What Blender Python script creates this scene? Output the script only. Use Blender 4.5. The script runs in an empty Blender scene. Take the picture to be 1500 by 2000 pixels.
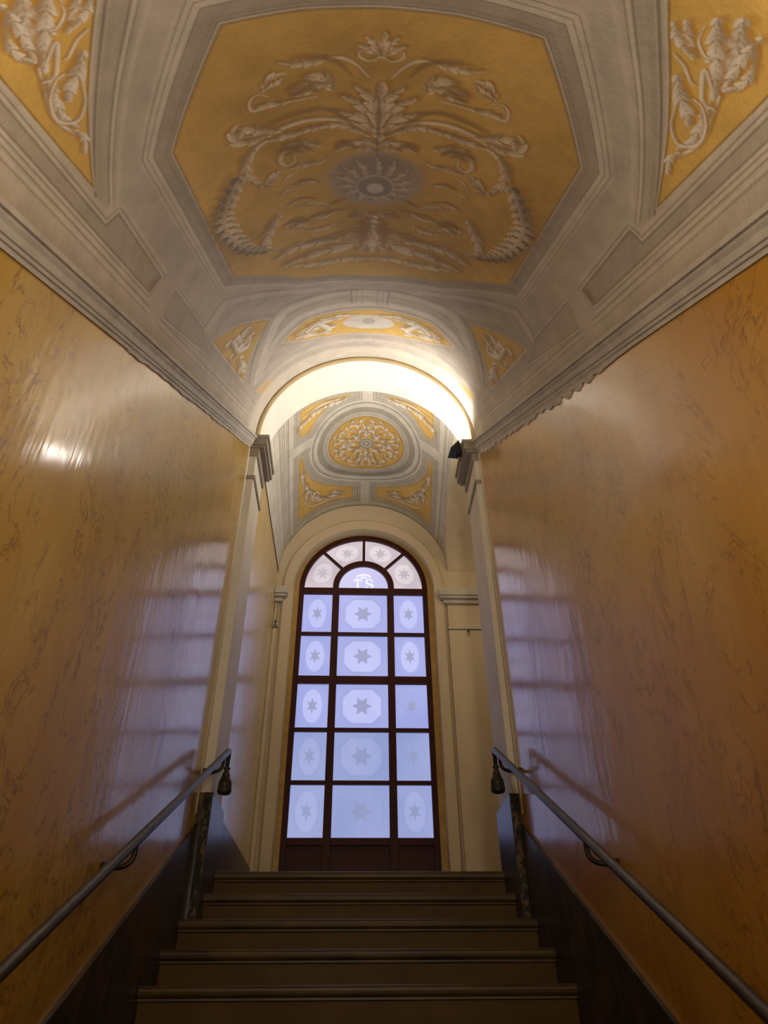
import bpy, bmesh, math, random
import numpy as np
from mathutils import Vector, Matrix

random.seed(7)
RNG = np.random.default_rng(11)
SC = bpy.context.scene
COL = SC.collection
PI = math.pi

# ------------------------------------------------------------------ camera
def setup_camera():
    t, yaw, roll = (math.radians(a) for a in (37.106, 2.643, -0.561))
    F = Vector((math.sin(yaw) * math.cos(t), math.cos(yaw) * math.cos(t), math.sin(t)))
    R = Vector((math.cos(yaw), -math.sin(yaw), 0))
    U = R.cross(F)
    R2 = math.cos(roll) * R + math.sin(roll) * U
    U2 = -math.sin(roll) * R + math.cos(roll) * U
    cd = bpy.data.cameras.new('camera')
    cd.sensor_fit = 'HORIZONTAL'
    cd.sensor_width = 36.0
    cd.lens = 36.0 * 1369.0 / 1500.0
    cd.clip_start = 0.02
    cam = bpy.data.objects.new('camera', cd)
    m = Matrix((R2, U2, -F)).transposed().to_4x4()
    m.translation = Vector((-0.0498, 0, 0))
    cam.matrix_world = m
    COL.objects.link(cam)
    SC.camera = cam
setup_camera()

# ------------------------------------------------------------------ world, lights, exposure
SC.view_settings.view_transform = 'Standard'
SC.view_settings.look = 'None'
SC.view_settings.gamma = 1.0
SC.view_settings.use_curve_mapping = False
SC.view_settings.exposure = 0.0

world = bpy.data.worlds.new('sky')
SC.world = world
world.use_nodes = True
world.node_tree.nodes['Background'].inputs[0].default_value = (0.55, 0.65, 1.0, 1)
world.node_tree.nodes['Background'].inputs[1].default_value = 0.3

WINDOW_LIGHT = 1.08      # radiance scale of the daylit frosted panes
FLOOD_LIGHT = 760.0      # radiance of the floodlight lens
HALL_FILL = 490.0        # watts of the fill light added in the lower hall, behind the viewer
hl = bpy.data.lights.new('hall_fill', 'SPOT')  # added unseen fill, aimed up to brighten the vault and walls
hl.spot_size = math.radians(158)
hl.spot_blend = 1.0
hl.energy = HALL_FILL
hl.color = (1.0, 0.86, 0.66)
hl.shadow_soft_size = 0.22
hlo = bpy.data.objects.new('hall_fill', hl)
hlo.location = (0.25, -1.3, 0.4)
hlo.rotation_euler = Vector((-0.05, 0.36, 0.93)).to_track_quat('-Z', 'Y').to_euler()
COL.objects.link(hlo)
pl_ = bpy.data.lights.new('hall_back_fill', 'POINT')     # unseen fill added further back to lift the lower walls and steps
pl_.energy = 120.0
pl_.color = (1.0, 0.84, 0.62)
pl_.shadow_soft_size = 0.2
plo = bpy.data.objects.new('hall_back_fill', pl_)
plo.location = (0.0, -2.6, 1.2)
COL.objects.link(plo)
sl_ = bpy.data.lights.new('side_passage_fill', 'POINT')    # unseen fill added to brighten the passage right of the landing
sl_.energy = 15.0
sl_.color = (1.0, 0.86, 0.62)
sl_.shadow_soft_size = 0.12
slo = bpy.data.objects.new('side_passage_fill', sl_)
slo.location = (2.1, 5.9, 4.2)
COL.objects.link(slo)

# ------------------------------------------------------------------ place dimensions (metres, eye at z = 0)
TREAD, RISE = 0.272, 0.17
YA0, ZA0 = 4.0136, 0.2201           # nosing of the lowest step in full view
YARCH, YARCH2 = 4.72, 5.17          # front and back of the arch wall
YB = 7.213                          # face of the end wall
YWIN = 7.357                        # plane of the window
ZL = ZA0 + 4 * RISE                 # landing floor
ZHALL = -1.62
YBEND = 0.3
X0 = 0.03                           # centre line of the landing
HV = 1.13                           # rise of the stair vault
def wv(Y): return 1.04 - 0.0436 * (Y - 4.0136)      # half width of the corridor
def zsp(Y): return 2.052 + 0.668 * (max(Y, YBEND) - 1.192)   # springing of the ramping vault

# ------------------------------------------------------------------ helpers
def tag(o, label=None, cat=None, group=None, kind=None):
    if label: o['label'] = label
    if cat: o['category'] = cat
    if group: o['group'] = group
    if kind: o['kind'] = kind
    return o

def empty(name, loc=(0, 0, 0)):
    o = bpy.data.objects.new(name, None)
    o.location = loc
    o.empty_display_size = 0.1
    COL.objects.link(o)
    return o

def link(name, me, mat=None, parent=None):
    o = bpy.data.objects.new(name, me)
    if mat: me.materials.append(mat)
    COL.objects.link(o)
    if parent:
        o.parent = parent
        o.matrix_parent_inverse = Matrix.Translation(-parent.location)
    return o

def mesh(name, verts, faces, mat=None, parent=None, smooth=False):
    me = bpy.data.meshes.new(name)
    me.from_pydata([tuple(v) for v in verts], [], faces)
    me.update()
    if smooth:
        me.polygons.foreach_set('use_smooth', [True] * len(me.polygons))
    return link(name, me, mat, parent)

class MB:
    """collects solids; build() links them as one mesh object"""
    def __init__(self): self.v = []; self.f = []; self.sm = []
    def add(self, v, f, smooth=False):
        n = len(self.v)
        self.v += [tuple(p) for p in v]
        self.f += [tuple(i + n for i in q) for q in f]
        self.sm += [smooth] * len(f)
        return self
    def box(self, x0, x1, y0, y1, z0, z1):
        v = [(x, y, z) for z in (z0, z1) for y in (y0, y1) for x in (x0, x1)]
        f = [(0, 2, 3, 1), (4, 5, 7, 6), (0, 1, 5, 4), (2, 6, 7, 3), (0, 4, 6, 2), (1, 3, 7, 5)]
        return self.add(v, f)
    def prism(self, pts, axis, a, b):
        """closed polygon pts extruded along axis from a to b; 2-D coords are the two other axes in order"""
        n = len(pts)
        def P(p, s):
            return {'x': (s, p[0], p[1]), 'y': (p[0], s, p[1]), 'z': (p[0], p[1], s)}[axis]
        v = [P(p, a) for p in pts] + [P(p, b) for p in pts]
        f = [tuple(range(n))[::-1], tuple(range(n, 2 * n))]
        f += [(i, (i + 1) % n, n + (i + 1) % n, n + i) for i in range(n)]
        return self.add(v, f)
    def tube(self, path, r, seg=12, cap=True):
        path = [Vector(p) for p in path]
        rs = r if isinstance(r, (list, tuple)) else [r] * len(path)
        up = None; rings = []
        for i, p in enumerate(path):
            d = (path[min(i + 1, len(path) - 1)] - path[max(i - 1, 0)]).normalized()
            if up is None:
                up = Vector((0, 0, 1)) if abs(d.z) < 0.9 else Vector((1, 0, 0))
            s = d.cross(up).normalized(); up = s.cross(d).normalized()
            rings.append([p + rs[i] * (math.cos(2 * PI * k / seg) * s + math.sin(2 * PI * k / seg) * up) for k in range(seg)])
        v = [q for r_ in rings for q in r_]
        f = []
        for i in range(len(path) - 1):
            for k in range(seg):
                a, b = i * seg + k, i * seg + (k + 1) % seg
                f.append((a, b, b + seg, a + seg))
        self.add(v, f, True)
        if cap:
            n = len(self.v) - len(v)
            self.f += [tuple(n + k for k in range(seg))[::-1], tuple(n + (len(path) - 1) * seg + k for k in range(seg))]
            self.sm += [False, False]
        return self
    def lathe(self, prof, c, seg=20):
        """profile of (radius, z) about the vertical through c"""
        v = [(c[0] + r * math.cos(2 * PI * k / seg), c[1] + r * math.sin(2 * PI * k / seg), c[2] + z) for r, z in prof for k in range(seg)]
        f = []
        for i in range(len(prof) - 1):
            for k in range(seg):
                a, b = i * seg + k, i * seg + (k + 1) % seg
                f.append((a, b, b + seg, a + seg))
        self.add(v, f, True)
        n = len(self.v) - len(v)
        self.f += [tuple(n + k for k in range(seg))[::-1], tuple(n + (len(prof) - 1) * seg + k for k in range(seg))]
        self.sm += [False, False]
        return self
    def build(self, name, mat, parent=None, bevel=0, seg=2):
        me = bpy.data.meshes.new(name)
        me.from_pydata(self.v, [], self.f)
        me.polygons.foreach_set('use_smooth', self.sm)
        me.update()
        bm = bmesh.new(); bm.from_mesh(me)
        bmesh.ops.recalc_face_normals(bm, faces=bm.faces)
        if bevel:
            es = [e for e in bm.edges if len(e.link_faces) == 2 and e.calc_face_angle(0) > 0.6]
            bmesh.ops.bevel(bm, geom=es, offset=bevel, segments=seg, affect='EDGES', profile=0.5, clamp_overlap=True)
        bm.to_mesh(me); bm.free()
        return link(name, me, mat, parent)

# ------------------------------------------------------------------ materials
class NT:
    def __init__(self, name):
        self.m = bpy.data.materials.new(name)
        self.m.use_nodes = True
        self.t = self.m.node_tree
        self.b = self.t.nodes['Principled BSDF']
    def n(self, kind, **kw):
        o = self.t.nodes.new(kind)
        for k, v in kw.items(): setattr(o, k, v)
        return o
    def l(self, a, b): self.t.links.new(a, b)
    def pos(self, scale=(1, 1, 1), rot=(0, 0, 0)):
        g = self.n('ShaderNodeNewGeometry'); mp = self.n('ShaderNodeMapping')
        mp.inputs['Scale'].default_value = scale
        mp.inputs['Rotation'].default_value = rot
        self.l(g.outputs['Position'], mp.inputs['Vector'])
        return mp.outputs['Vector']
    def noise(self, vec, scale, detail=4, rough=0.55, dist=0.0):
        o = self.n('ShaderNodeTexNoise')
        o.inputs['Scale'].default_value = scale; o.inputs['Detail'].default_value = detail
        o.inputs['Roughness'].default_value = rough; o.inputs['Distortion'].default_value = dist
        self.l(vec, o.inputs['Vector'])
        return o
    def ramp(self, fac, stops):
        o = self.n('ShaderNodeValToRGB')
        e = o.color_ramp.elements
        while len(e) < len(stops): e.new(0.5)
        for i, (p, c) in enumerate(stops):
            e[i].position = p
            e[i].color = (c, c, c, 1) if isinstance(c, (int, float)) else (*c, 1)
        self.l(fac, o.inputs['Fac'])
        return o.outputs['Color']
    def mix(self, fac, a, b, mode='MIX'):
        o = self.n('ShaderNodeMix', data_type='RGBA', blend_type=mode)
        for s, v in ((0, fac), (6, a), (7, b)):
            if hasattr(v, 'is_output'): self.l(v, o.inputs[s])
            else: o.inputs[s].default_value = v if isinstance(v, (int, float)) else (*v, 1)
        return o.outputs[2]
    def math(self, op, a, b=None):
        o = self.n('ShaderNodeMath', operation=op)
        for s, v in ((0, a), (1, b)):
            if v is None: continue
            if hasattr(v, 'is_output'): self.l(v, o.inputs[s])
            else: o.inputs[s].default_value = v
        return o.outputs[0]
    def bump(self, h, strength, dist, prev=None):
        o = self.n('ShaderNodeBump')
        o.inputs['Strength'].default_value = strength; o.inputs['Distance'].default_value = dist
        self.l(h, o.inputs['Height'])
        if prev is not None: self.l(prev, o.inputs['Normal'])
        return o.outputs['Normal']
    def set(self, **kw):
        names = dict(color='Base Color', rough='Roughness', metal='Metallic', normal='Normal', spec='Specular IOR Level',
                     emit='Emission Color', estr='Emission Strength', coat='Coat Weight', cnormal='Coat Normal', crough='Coat Roughness', ior='IOR')
        for k, v in kw.items():
            s = self.b.inputs[names[k]]
            if hasattr(v, 'is_output'): self.l(v, s)
            else: s.default_value = v if isinstance(v, (int, float)) else (*v, 1)
        return self.m

def mat_marbled(name, base1, base2, base3, vein_col, rough=0.17, amount=1.0, cloud=(0.36, 0.14, 0.03)):
    """polished ochre stucco with rust veins"""
    k = NT(name)
    v1 = k.pos((1, 1, 0.42))
    big = k.noise(v1, 2.3, 5, 0.6, 0.4)
    c = k.ramp(big.outputs['Fac'], [(0.3, base1), (0.52, base2), (0.72, base3)])
    streak = k.noise(k.pos((1, 1, 0.09)), 26, 3, 0.6)
    c = k.mix(k.ramp(streak.outputs['Fac'], [(0.35, 0.0), (0.7, 0.3)]), c, base1)
    # wandering rust veins: zero lines of warped noise, kept in clusters
    def vein(scale, stretch, rot, width, dist, lo, hi, pscale, seed):
        f_ = k.noise(k.pos((1, 1, stretch), rot), scale, 5, 0.62, dist)
        dv = k.math('ABSOLUTE', k.math('SUBTRACT', f_.outputs['Fac'], 0.5))
        ln = k.ramp(dv, [(0.0, 1.0), (width, 0.0)])
        pn = k.noise(k.pos((1, 1, 0.6), (seed, seed * 0.7, seed * 1.3)), pscale, 4, 0.65, 0.4)
        return k.math('MULTIPLY', ln, k.ramp(pn.outputs['Fac'], [(lo, 0.0), (hi, 1.0)]))
    f1 = vein(3.0, 0.45, (0.2, 0.1, 0.3), 0.0125, 1.1, 0.44, 0.54, 1.7, 0.7)
    f2 = vein(6.0, 0.6, (0.5, 0.3, 0.1), 0.022, 1.6, 0.50, 0.58, 2.6, 1.9)
    f3 = vein(1.7, 0.30, (0.1, 0.6, 0.2), 0.0055, 0.7, 0.42, 0.56, 1.2, 3.1)
    f = k.math('ADD', k.math('MULTIPLY', f1, 0.8 * amount), k.math('ADD', k.math('MULTIPLY', f2, 0.8 * amount), k.math('MULTIPLY', f3, 0.7 * amount)))
    f = k.math('MINIMUM', f, 0.8)
    c = k.mix(f, c, vein_col)
    # soft rusty clouds around the clusters
    cl = k.noise(k.pos((1, 1, 0.6), (0.7, 0.49, 0.91)), 1.7, 4, 0.65, 0.4)
    c = k.mix(k.ramp(cl.outputs['Fac'], [(0.5, 0.0), (0.72, 0.28 * amount)]), c, cloud)
    hgt = k.noise(k.pos((1, 1, 0.10)), 16, 3, 0.6)
    hgt2 = k.noise(k.pos((1, 1, 0.5)), 3.0, 3, 0.5)
    nb = k.bump(hgt.outputs['Fac'], 0.09, 0.012)
    nb = k.bump(hgt2.outputs['Fac'], 0.12, 0.03, nb)
    r = k.ramp(k.noise(v1, 5, 4).outputs['Fac'], [(0.3, rough - 0.045), (0.7, rough + 0.02)])
    return k.set(color=c, rough=0.36, normal=nb, spec=0.5, coat=0.9, crough=r, cnormal=nb)

def mat_plaster(name, c1, c2, rough=0.75, scale=3.0, bump=0.15):
    k = NT(name)
    a = k.noise(k.pos(), scale, 6, 0.65, 0.3)
    c = k.ramp(a.outputs['Fac'], [(0.3, c1), (0.7, c2)])
    g = k.noise(k.pos(), 60, 4, 0.6)
    return k.set(color=c, rough=rough, normal=k.bump(g.outputs['Fac'], bump, 0.006), spec=0.3)

def mat_painted(name):
    """fresco: pigment comes from the painted attribute, plaster grain from noise"""
    k = NT(name)
    at = k.n('ShaderNodeAttribute', attribute_name='pigment')
    g = k.noise(k.pos(), 7, 7, 0.7, 0.2)
    c = k.mix(1.0, at.outputs['Color'], k.ramp(g.outputs['Fac'], [(0.25, 0.80), (0.75, 1.12)]), 'MULTIPLY')
    b = k.noise(k.pos(), 45, 5, 0.65)
    return k.set(color=c, rough=0.62, normal=k.bump(b.outputs['Fac'], 0.22, 0.006), spec=0.3)

def mat_dark_stone(name):
    k = NT(name)
    v = k.pos((1, 1, 0.5), (0.5, 0, 0))
    a = k.noise(v, 7, 6, 0.7, 1.2)
    c = k.ramp(a.outputs['Fac'], [(0.3, (0.010, 0.008, 0.007)), (0.5, (0.022, 0.016, 0.013)), (0.6, (0.06, 0.04, 0.02)), (0.72, (0.018, 0.014, 0.012))])
    b = k.noise(k.pos((1, 1, 0.35), (0.6, 0, 0)), 20, 5, 0.7, 1.0)
    c = k.mix(k.ramp(b.outputs['Fac'], [(0.58, 0.0), (0.66, 0.6)]), c, (0.13, 0.085, 0.038))
    return k.set(color=c, rough=0.3, spec=0.5, normal=k.bump(b.outputs['Fac'], 0.08, 0.004))

def mat_simple(name, c1, c2, scale, rough, metal=0.0, bump=0.1, stretch=(1, 1, 1), spec=0.5):
    k = NT(name)
    a = k.noise(k.pos(stretch), scale, 5, 0.6, 0.3)
    c = k.ramp(a.outputs['Fac'], [(0.3, c1), (0.7, c2)])
    return k.set(color=c, rough=rough, metal=metal, normal=k.bump(a.outputs['Fac'], bump, 0.004), spec=spec)

def mat_mottled(name):
    k = NT(name)
    a = k.noise(k.pos((1, 1, 0.6)), 26, 4, 0.6, 0.8)
    c = k.ramp(a.outputs['Fac'], [(0.44, (0.006, 0.005, 0.004)), (0.52, (0.03, 0.02, 0.012)), (0.58, (0.11, 0.075, 0.032))])
    return k.set(color=c, rough=0.5, spec=0.2, normal=k.bump(a.outputs['Fac'], 0.5, 0.008))

def mat_pane(name, c1, c2, scale=1.6, strength=1.0):
    """frosted glass lit by the daylight behind it"""
    k = NT(name)
    a = k.noise(k.pos((1, 1, 0.8)), scale, 3, 0.5, 0.2)
    c = k.ramp(a.outputs['Fac'], [(0.3, c1), (0.7, c2)])
    return k.set(color=(0.10, 0.11, 0.14), rough=0.25, emit=c, estr=WINDOW_LIGHT * strength, spec=0.4)

M = dict(
    wall=mat_marbled('ochre_stucco', (0.37, 0.205, 0.020), (0.45, 0.280, 0.038), (0.51, 0.345, 0.085), (0.115, 0.036, 0.005), 0.14, 0.9),
    wall_r=mat_marbled('amber_stucco', (0.37, 0.175, 0.013), (0.44, 0.230, 0.022), (0.49, 0.285, 0.050), (0.12, 0.034, 0.004), 0.14, 0.72),
    wall_land=mat_marbled('pale_ochre_stucco', (0.52, 0.34, 0.10), (0.60, 0.43, 0.16), (0.62, 0.46, 0.20), (0.40, 0.22, 0.08), 0.2, 0.2),
    cream=mat_plaster('cream_plaster', (0.47, 0.385, 0.26), (0.53, 0.44, 0.305), 0.7, 2.0),
    white=mat_plaster('white_plaster', (0.76, 0.71, 0.62), (0.82, 0.78, 0.70), 0.7, 2.0),
    pale=mat_plaster('pale_grey_plaster', (0.50, 0.46, 0.38), (0.58, 0.53, 0.45), 0.55, 4.0),
    grey=mat_plaster('grey_stone', (0.36, 0.33, 0.29), (0.50, 0.46, 0.41), 0.55, 6.0),
    impost=mat_plaster('grey_brown_stone', (0.20, 0.165, 0.13), (0.27, 0.23, 0.185), 0.55, 8.0),
    bead=mat_plaster('tan_plaster', (0.40, 0.30, 0.16), (0.47, 0.36, 0.20), 0.6, 5.0),
    hall=mat_plaster('hall_plaster', (0.30, 0.23, 0.14), (0.36, 0.28, 0.18), 0.8, 2.0),
    paint=mat_painted('fresco'),
    stone=mat_dark_stone('dark_veined_marble'),
    mottled=mat_mottled('mottled_dark_marble'),
    tread=mat_simple('worn_brown_stone', (0.030, 0.016, 0.003), (0.085, 0.050, 0.011), 9, 0.40, 0, 0.12, (0.4, 1, 1), 0.3),
    riser=mat_simple('brown_riser_stone', (0.058, 0.029, 0.002), (0.085, 0.046, 0.005), 5, 0.55, 0, 0.05, (1, 1, 1), 0.2),
    wood=mat_simple('mahogany', (0.030, 0.0055, 0.0045), (0.055, 0.010, 0.007), 14, 0.45, 0, 0.08, (3, 3, 0.3), 0.2),
    gold=mat_simple('golden_marble', (0.30, 0.175, 0.035), (0.42, 0.27, 0.07), 9, 0.35, 0, 0.05),
    iron=mat_simple('gunmetal', (0.06, 0.058, 0.06), (0.10, 0.098, 0.10), 30, 0.36, 0.7, 0.03),
    dark=mat_simple('blackened_bronze', (0.022, 0.018, 0.012), (0.045, 0.036, 0.022), 25, 0.42, 0.5, 0.1),
    black=mat_simple('black_housing', (0.012, 0.012, 0.014), (0.02, 0.02, 0.024), 20, 0.45, 0.0, 0.05),
)

# ================================================================== THE SETTING
# ------------------------------------------------------------------ painting tools (a canvas of pigment per vertex)
def vnoise(p, q, scale, seed):
    r = np.random.default_rng(seed).random((64, 64)).astype(np.float32)
    x, y = p * scale + 100, q * scale + 100
    xi, yi = np.floor(x).astype(int), np.floor(y).astype(int)
    fx, fy = x - xi, y - yi
    fx = fx * fx * (3 - 2 * fx); fy = fy * fy * (3 - 2 * fy)
    g = lambda a, b: r[a % 64, b % 64]
    return (g(xi, yi) * (1 - fx) + g(xi + 1, yi) * fx) * (1 - fy) + (g(xi, yi + 1) * (1 - fx) + g(xi + 1, yi + 1) * fx) * fy

def catmull(pts, n):
    P = [np.array(p, float) for p in pts]
    P = [2 * P[0] - P[1]] + P + [2 * P[-1] - P[-2]]
    out = []
    m = len(P) - 3
    per = max(2, n // m)
    for i in range(m):
        a, b, c_, d = P[i:i + 4]
        for t in np.linspace(0, 1, per, endpoint=False):
            out.append(0.5 * (2 * b + (c_ - a) * t + (2 * a - 5 * b + 4 * c_ - d) * t * t + (3 * b - a - 3 * c_ + d) * t ** 3))
    out.append(P[-2])
    return np.array(out)

def sstep(a, b, x):
    t = np.clip((x - a) / (b - a), 0, 1)
    return t * t * (3 - 2 * t)

class Canvas:
    def __init__(self, p, q, base):
        self.p1, self.q1 = p, q
        self.p, self.q = np.meshgrid(p, q)
        self.h = np.broadcast_to((0.75 * np.gradient(q))[:, None], self.p.shape)   # local grid spacing
        self.c = np.zeros(self.p.shape + (3,), np.float32) + np.array(base, np.float32)
    def lay(self, mask, col, sl=None):
        c = self.c if sl is None else self.c[sl]
        c += np.clip(mask, 0, 1)[..., None] * (np.array(col, np.float32) - c)
    def win(self, pts, pad):
        a, b = pts.min(0) - pad, pts.max(0) + pad
        i0, i1 = np.searchsorted(self.q1, (a[1], b[1])); j0, j1 = np.searchsorted(self.p1, (a[0], b[0]))
        return (slice(i0, i1), slice(j0, j1))
    def near(self, pts, sl):
        P, Q = self.p[sl], self.q[sl]
        if P.size == 0: return None
        best = np.full(P.shape, 1e9, np.float32); s = np.zeros(P.shape, np.float32); side = np.zeros(P.shape, np.float32)
        T = np.gradient(pts, axis=0)
        for i, (x, y) in enumerate(pts):
            dx, dy = P - x, Q - y
            d = dx * dx + dy * dy
            m = d < best
            best[m] = d[m]; s[m] = i / (len(pts) - 1)
            cr = T[i, 0] * dy - T[i, 1] * dx
            side[m] = np.sign(cr[m])
        return np.sqrt(best), s, side
    def line(self, pts, w, col, soft=0.003, alpha=1.0):
        pts = catmull(pts, 40) if len(pts) > 2 else np.array(pts, float)
        sl = self.win(pts, w + soft)
        P, Q = self.p[sl], self.q[sl]
        if P.size == 0: return
        best = np.full(P.shape, 1e9)
        for (ax, ay), (bx, by) in zip(pts[:-1], pts[1:]):
            ex, ey = bx - ax, by - ay
            t = np.clip(((P - ax) * ex + (Q - ay) * ey) / (ex * ex + ey * ey + 1e-12), 0, 1)
            best = np.minimum(best, (P - ax - t * ex) ** 2 + (Q - ay - t * ey) ** 2)
        h = np.maximum(soft, self.h[sl])
        self.lay(alpha * (1 - sstep(w / 2 - h, w / 2 + h, np.sqrt(best))), col, sl)
    def stroke(self, kind, w, pts, light, dark, shadow, soft=0.003, fade=1.0):
        pts = catmull(pts, 44)
        L = np.linalg.norm(np.diff(pts, axis=0), axis=1).sum()
        sl = self.win(pts, w * 2.4 + 0.02)
        # cast shadow painted on the field
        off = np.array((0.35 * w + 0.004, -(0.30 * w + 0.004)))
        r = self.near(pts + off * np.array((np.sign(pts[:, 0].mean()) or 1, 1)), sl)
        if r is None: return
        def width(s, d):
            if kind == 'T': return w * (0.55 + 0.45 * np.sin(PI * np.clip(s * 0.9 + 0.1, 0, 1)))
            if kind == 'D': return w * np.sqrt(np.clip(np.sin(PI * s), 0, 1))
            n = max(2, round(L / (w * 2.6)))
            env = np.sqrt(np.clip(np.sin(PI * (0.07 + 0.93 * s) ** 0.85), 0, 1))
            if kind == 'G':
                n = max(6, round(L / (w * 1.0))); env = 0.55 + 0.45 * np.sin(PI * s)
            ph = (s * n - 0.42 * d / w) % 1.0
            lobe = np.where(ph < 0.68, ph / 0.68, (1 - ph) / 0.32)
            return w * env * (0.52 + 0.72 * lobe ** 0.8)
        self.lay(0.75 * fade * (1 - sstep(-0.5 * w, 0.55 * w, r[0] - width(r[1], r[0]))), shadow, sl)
        r = self.near(pts, sl)
        d, s, side = r
        wd = width(s, d)
        msk = 1 - sstep(-soft, soft, d - wd)
        if kind == 'D':
            self.lay(0.85 * fade * (1 - sstep(-0.6 * w, 0.2 * w, d - wd)), dark, sl); return
        flip = 1 if pts[:, 0].mean() >= 0 else -1
        u = np.clip(d / np.maximum(wd, 1e-4), 0, 1) * side * flip
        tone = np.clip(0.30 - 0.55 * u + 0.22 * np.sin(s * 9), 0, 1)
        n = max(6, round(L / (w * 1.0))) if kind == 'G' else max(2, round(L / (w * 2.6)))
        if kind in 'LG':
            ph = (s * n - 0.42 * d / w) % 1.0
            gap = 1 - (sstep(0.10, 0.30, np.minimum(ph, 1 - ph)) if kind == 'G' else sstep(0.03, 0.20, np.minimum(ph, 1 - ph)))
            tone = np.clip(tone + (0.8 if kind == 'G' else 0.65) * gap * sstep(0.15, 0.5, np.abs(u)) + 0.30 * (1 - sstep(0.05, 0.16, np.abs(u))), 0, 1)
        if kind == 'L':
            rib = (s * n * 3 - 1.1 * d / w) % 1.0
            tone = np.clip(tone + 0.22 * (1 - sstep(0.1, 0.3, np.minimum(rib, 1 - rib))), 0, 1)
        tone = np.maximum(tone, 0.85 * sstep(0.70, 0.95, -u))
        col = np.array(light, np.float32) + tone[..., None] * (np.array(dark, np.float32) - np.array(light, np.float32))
        c = self.c[sl]
        c += (fade * msk)[..., None] * (col - c)

def poly_sdf(P, Q, poly):
    """signed distance to a polygon, positive outside"""
    poly = np.array(poly, float)
    best = np.full(P.shape, 1e9); inside = np.zeros(P.shape, bool)
    n = len(poly)
    for i in range(n):
        a, b = poly[i], poly[(i + 1) % n]
        ex, ey = b - a
        t = np.clip(((P - a[0]) * ex + (Q - a[1]) * ey) / (ex * ex + ey * ey + 1e-12), 0, 1)
        best = np.minimum(best, (P - a[0] - t * ex) ** 2 + (Q - a[1] - t * ey) ** 2)
        cond = (a[1] > Q) != (b[1] > Q)
        with np.errstate(divide='ignore', invalid='ignore'):
            xc = a[0] + (Q - a[1]) * ex / (ey if ey != 0 else 1e-12)
        inside ^= cond & (P < xc)
    return np.where(inside, -1, 1) * np.sqrt(best)

def mitre_sdf(P, Q, poly):
    """offset distance of a convex polygon with sharp mitred corners"""
    poly = np.array(poly, float); c0 = poly.mean(0)
    out = np.full(P.shape, -1e9)
    for a, b in zip(poly, np.roll(poly, -1, 0)):
        n_ = np.array((b[1] - a[1], a[0] - b[0])); n_ /= np.linalg.norm(n_)
        if n_ @ (c0 - a) > 0: n_ = -n_
        out = np.maximum(out, (P - a[0]) * n_[0] + (Q - a[1]) * n_[1])
    return out

def bands(cv, d, prof, soft=0.0025):
    """prof: list of (distance from, distance to, colour, alpha)"""
    soft = np.maximum(soft, cv.h)
    for a, b, col, al in prof:
        cv.lay(al * sstep(a - soft, a + soft, d) * (1 - sstep(b - soft, b + soft, d)), col)

YEL, YEL2 = (0.58, 0.375, 0.105), (0.56, 0.36, 0.11)
GRY, GRD, GRL, LIN = (0.46, 0.405, 0.345), (0.365, 0.315, 0.26), (0.57, 0.515, 0.445), (0.20, 0.16, 0.12)
CRM, BRN, SHD, LIL = (0.78, 0.655, 0.48), (0.33, 0.20, 0.085), (0.36, 0.195, 0.045), (0.40, 0.35, 0.33)

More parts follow.
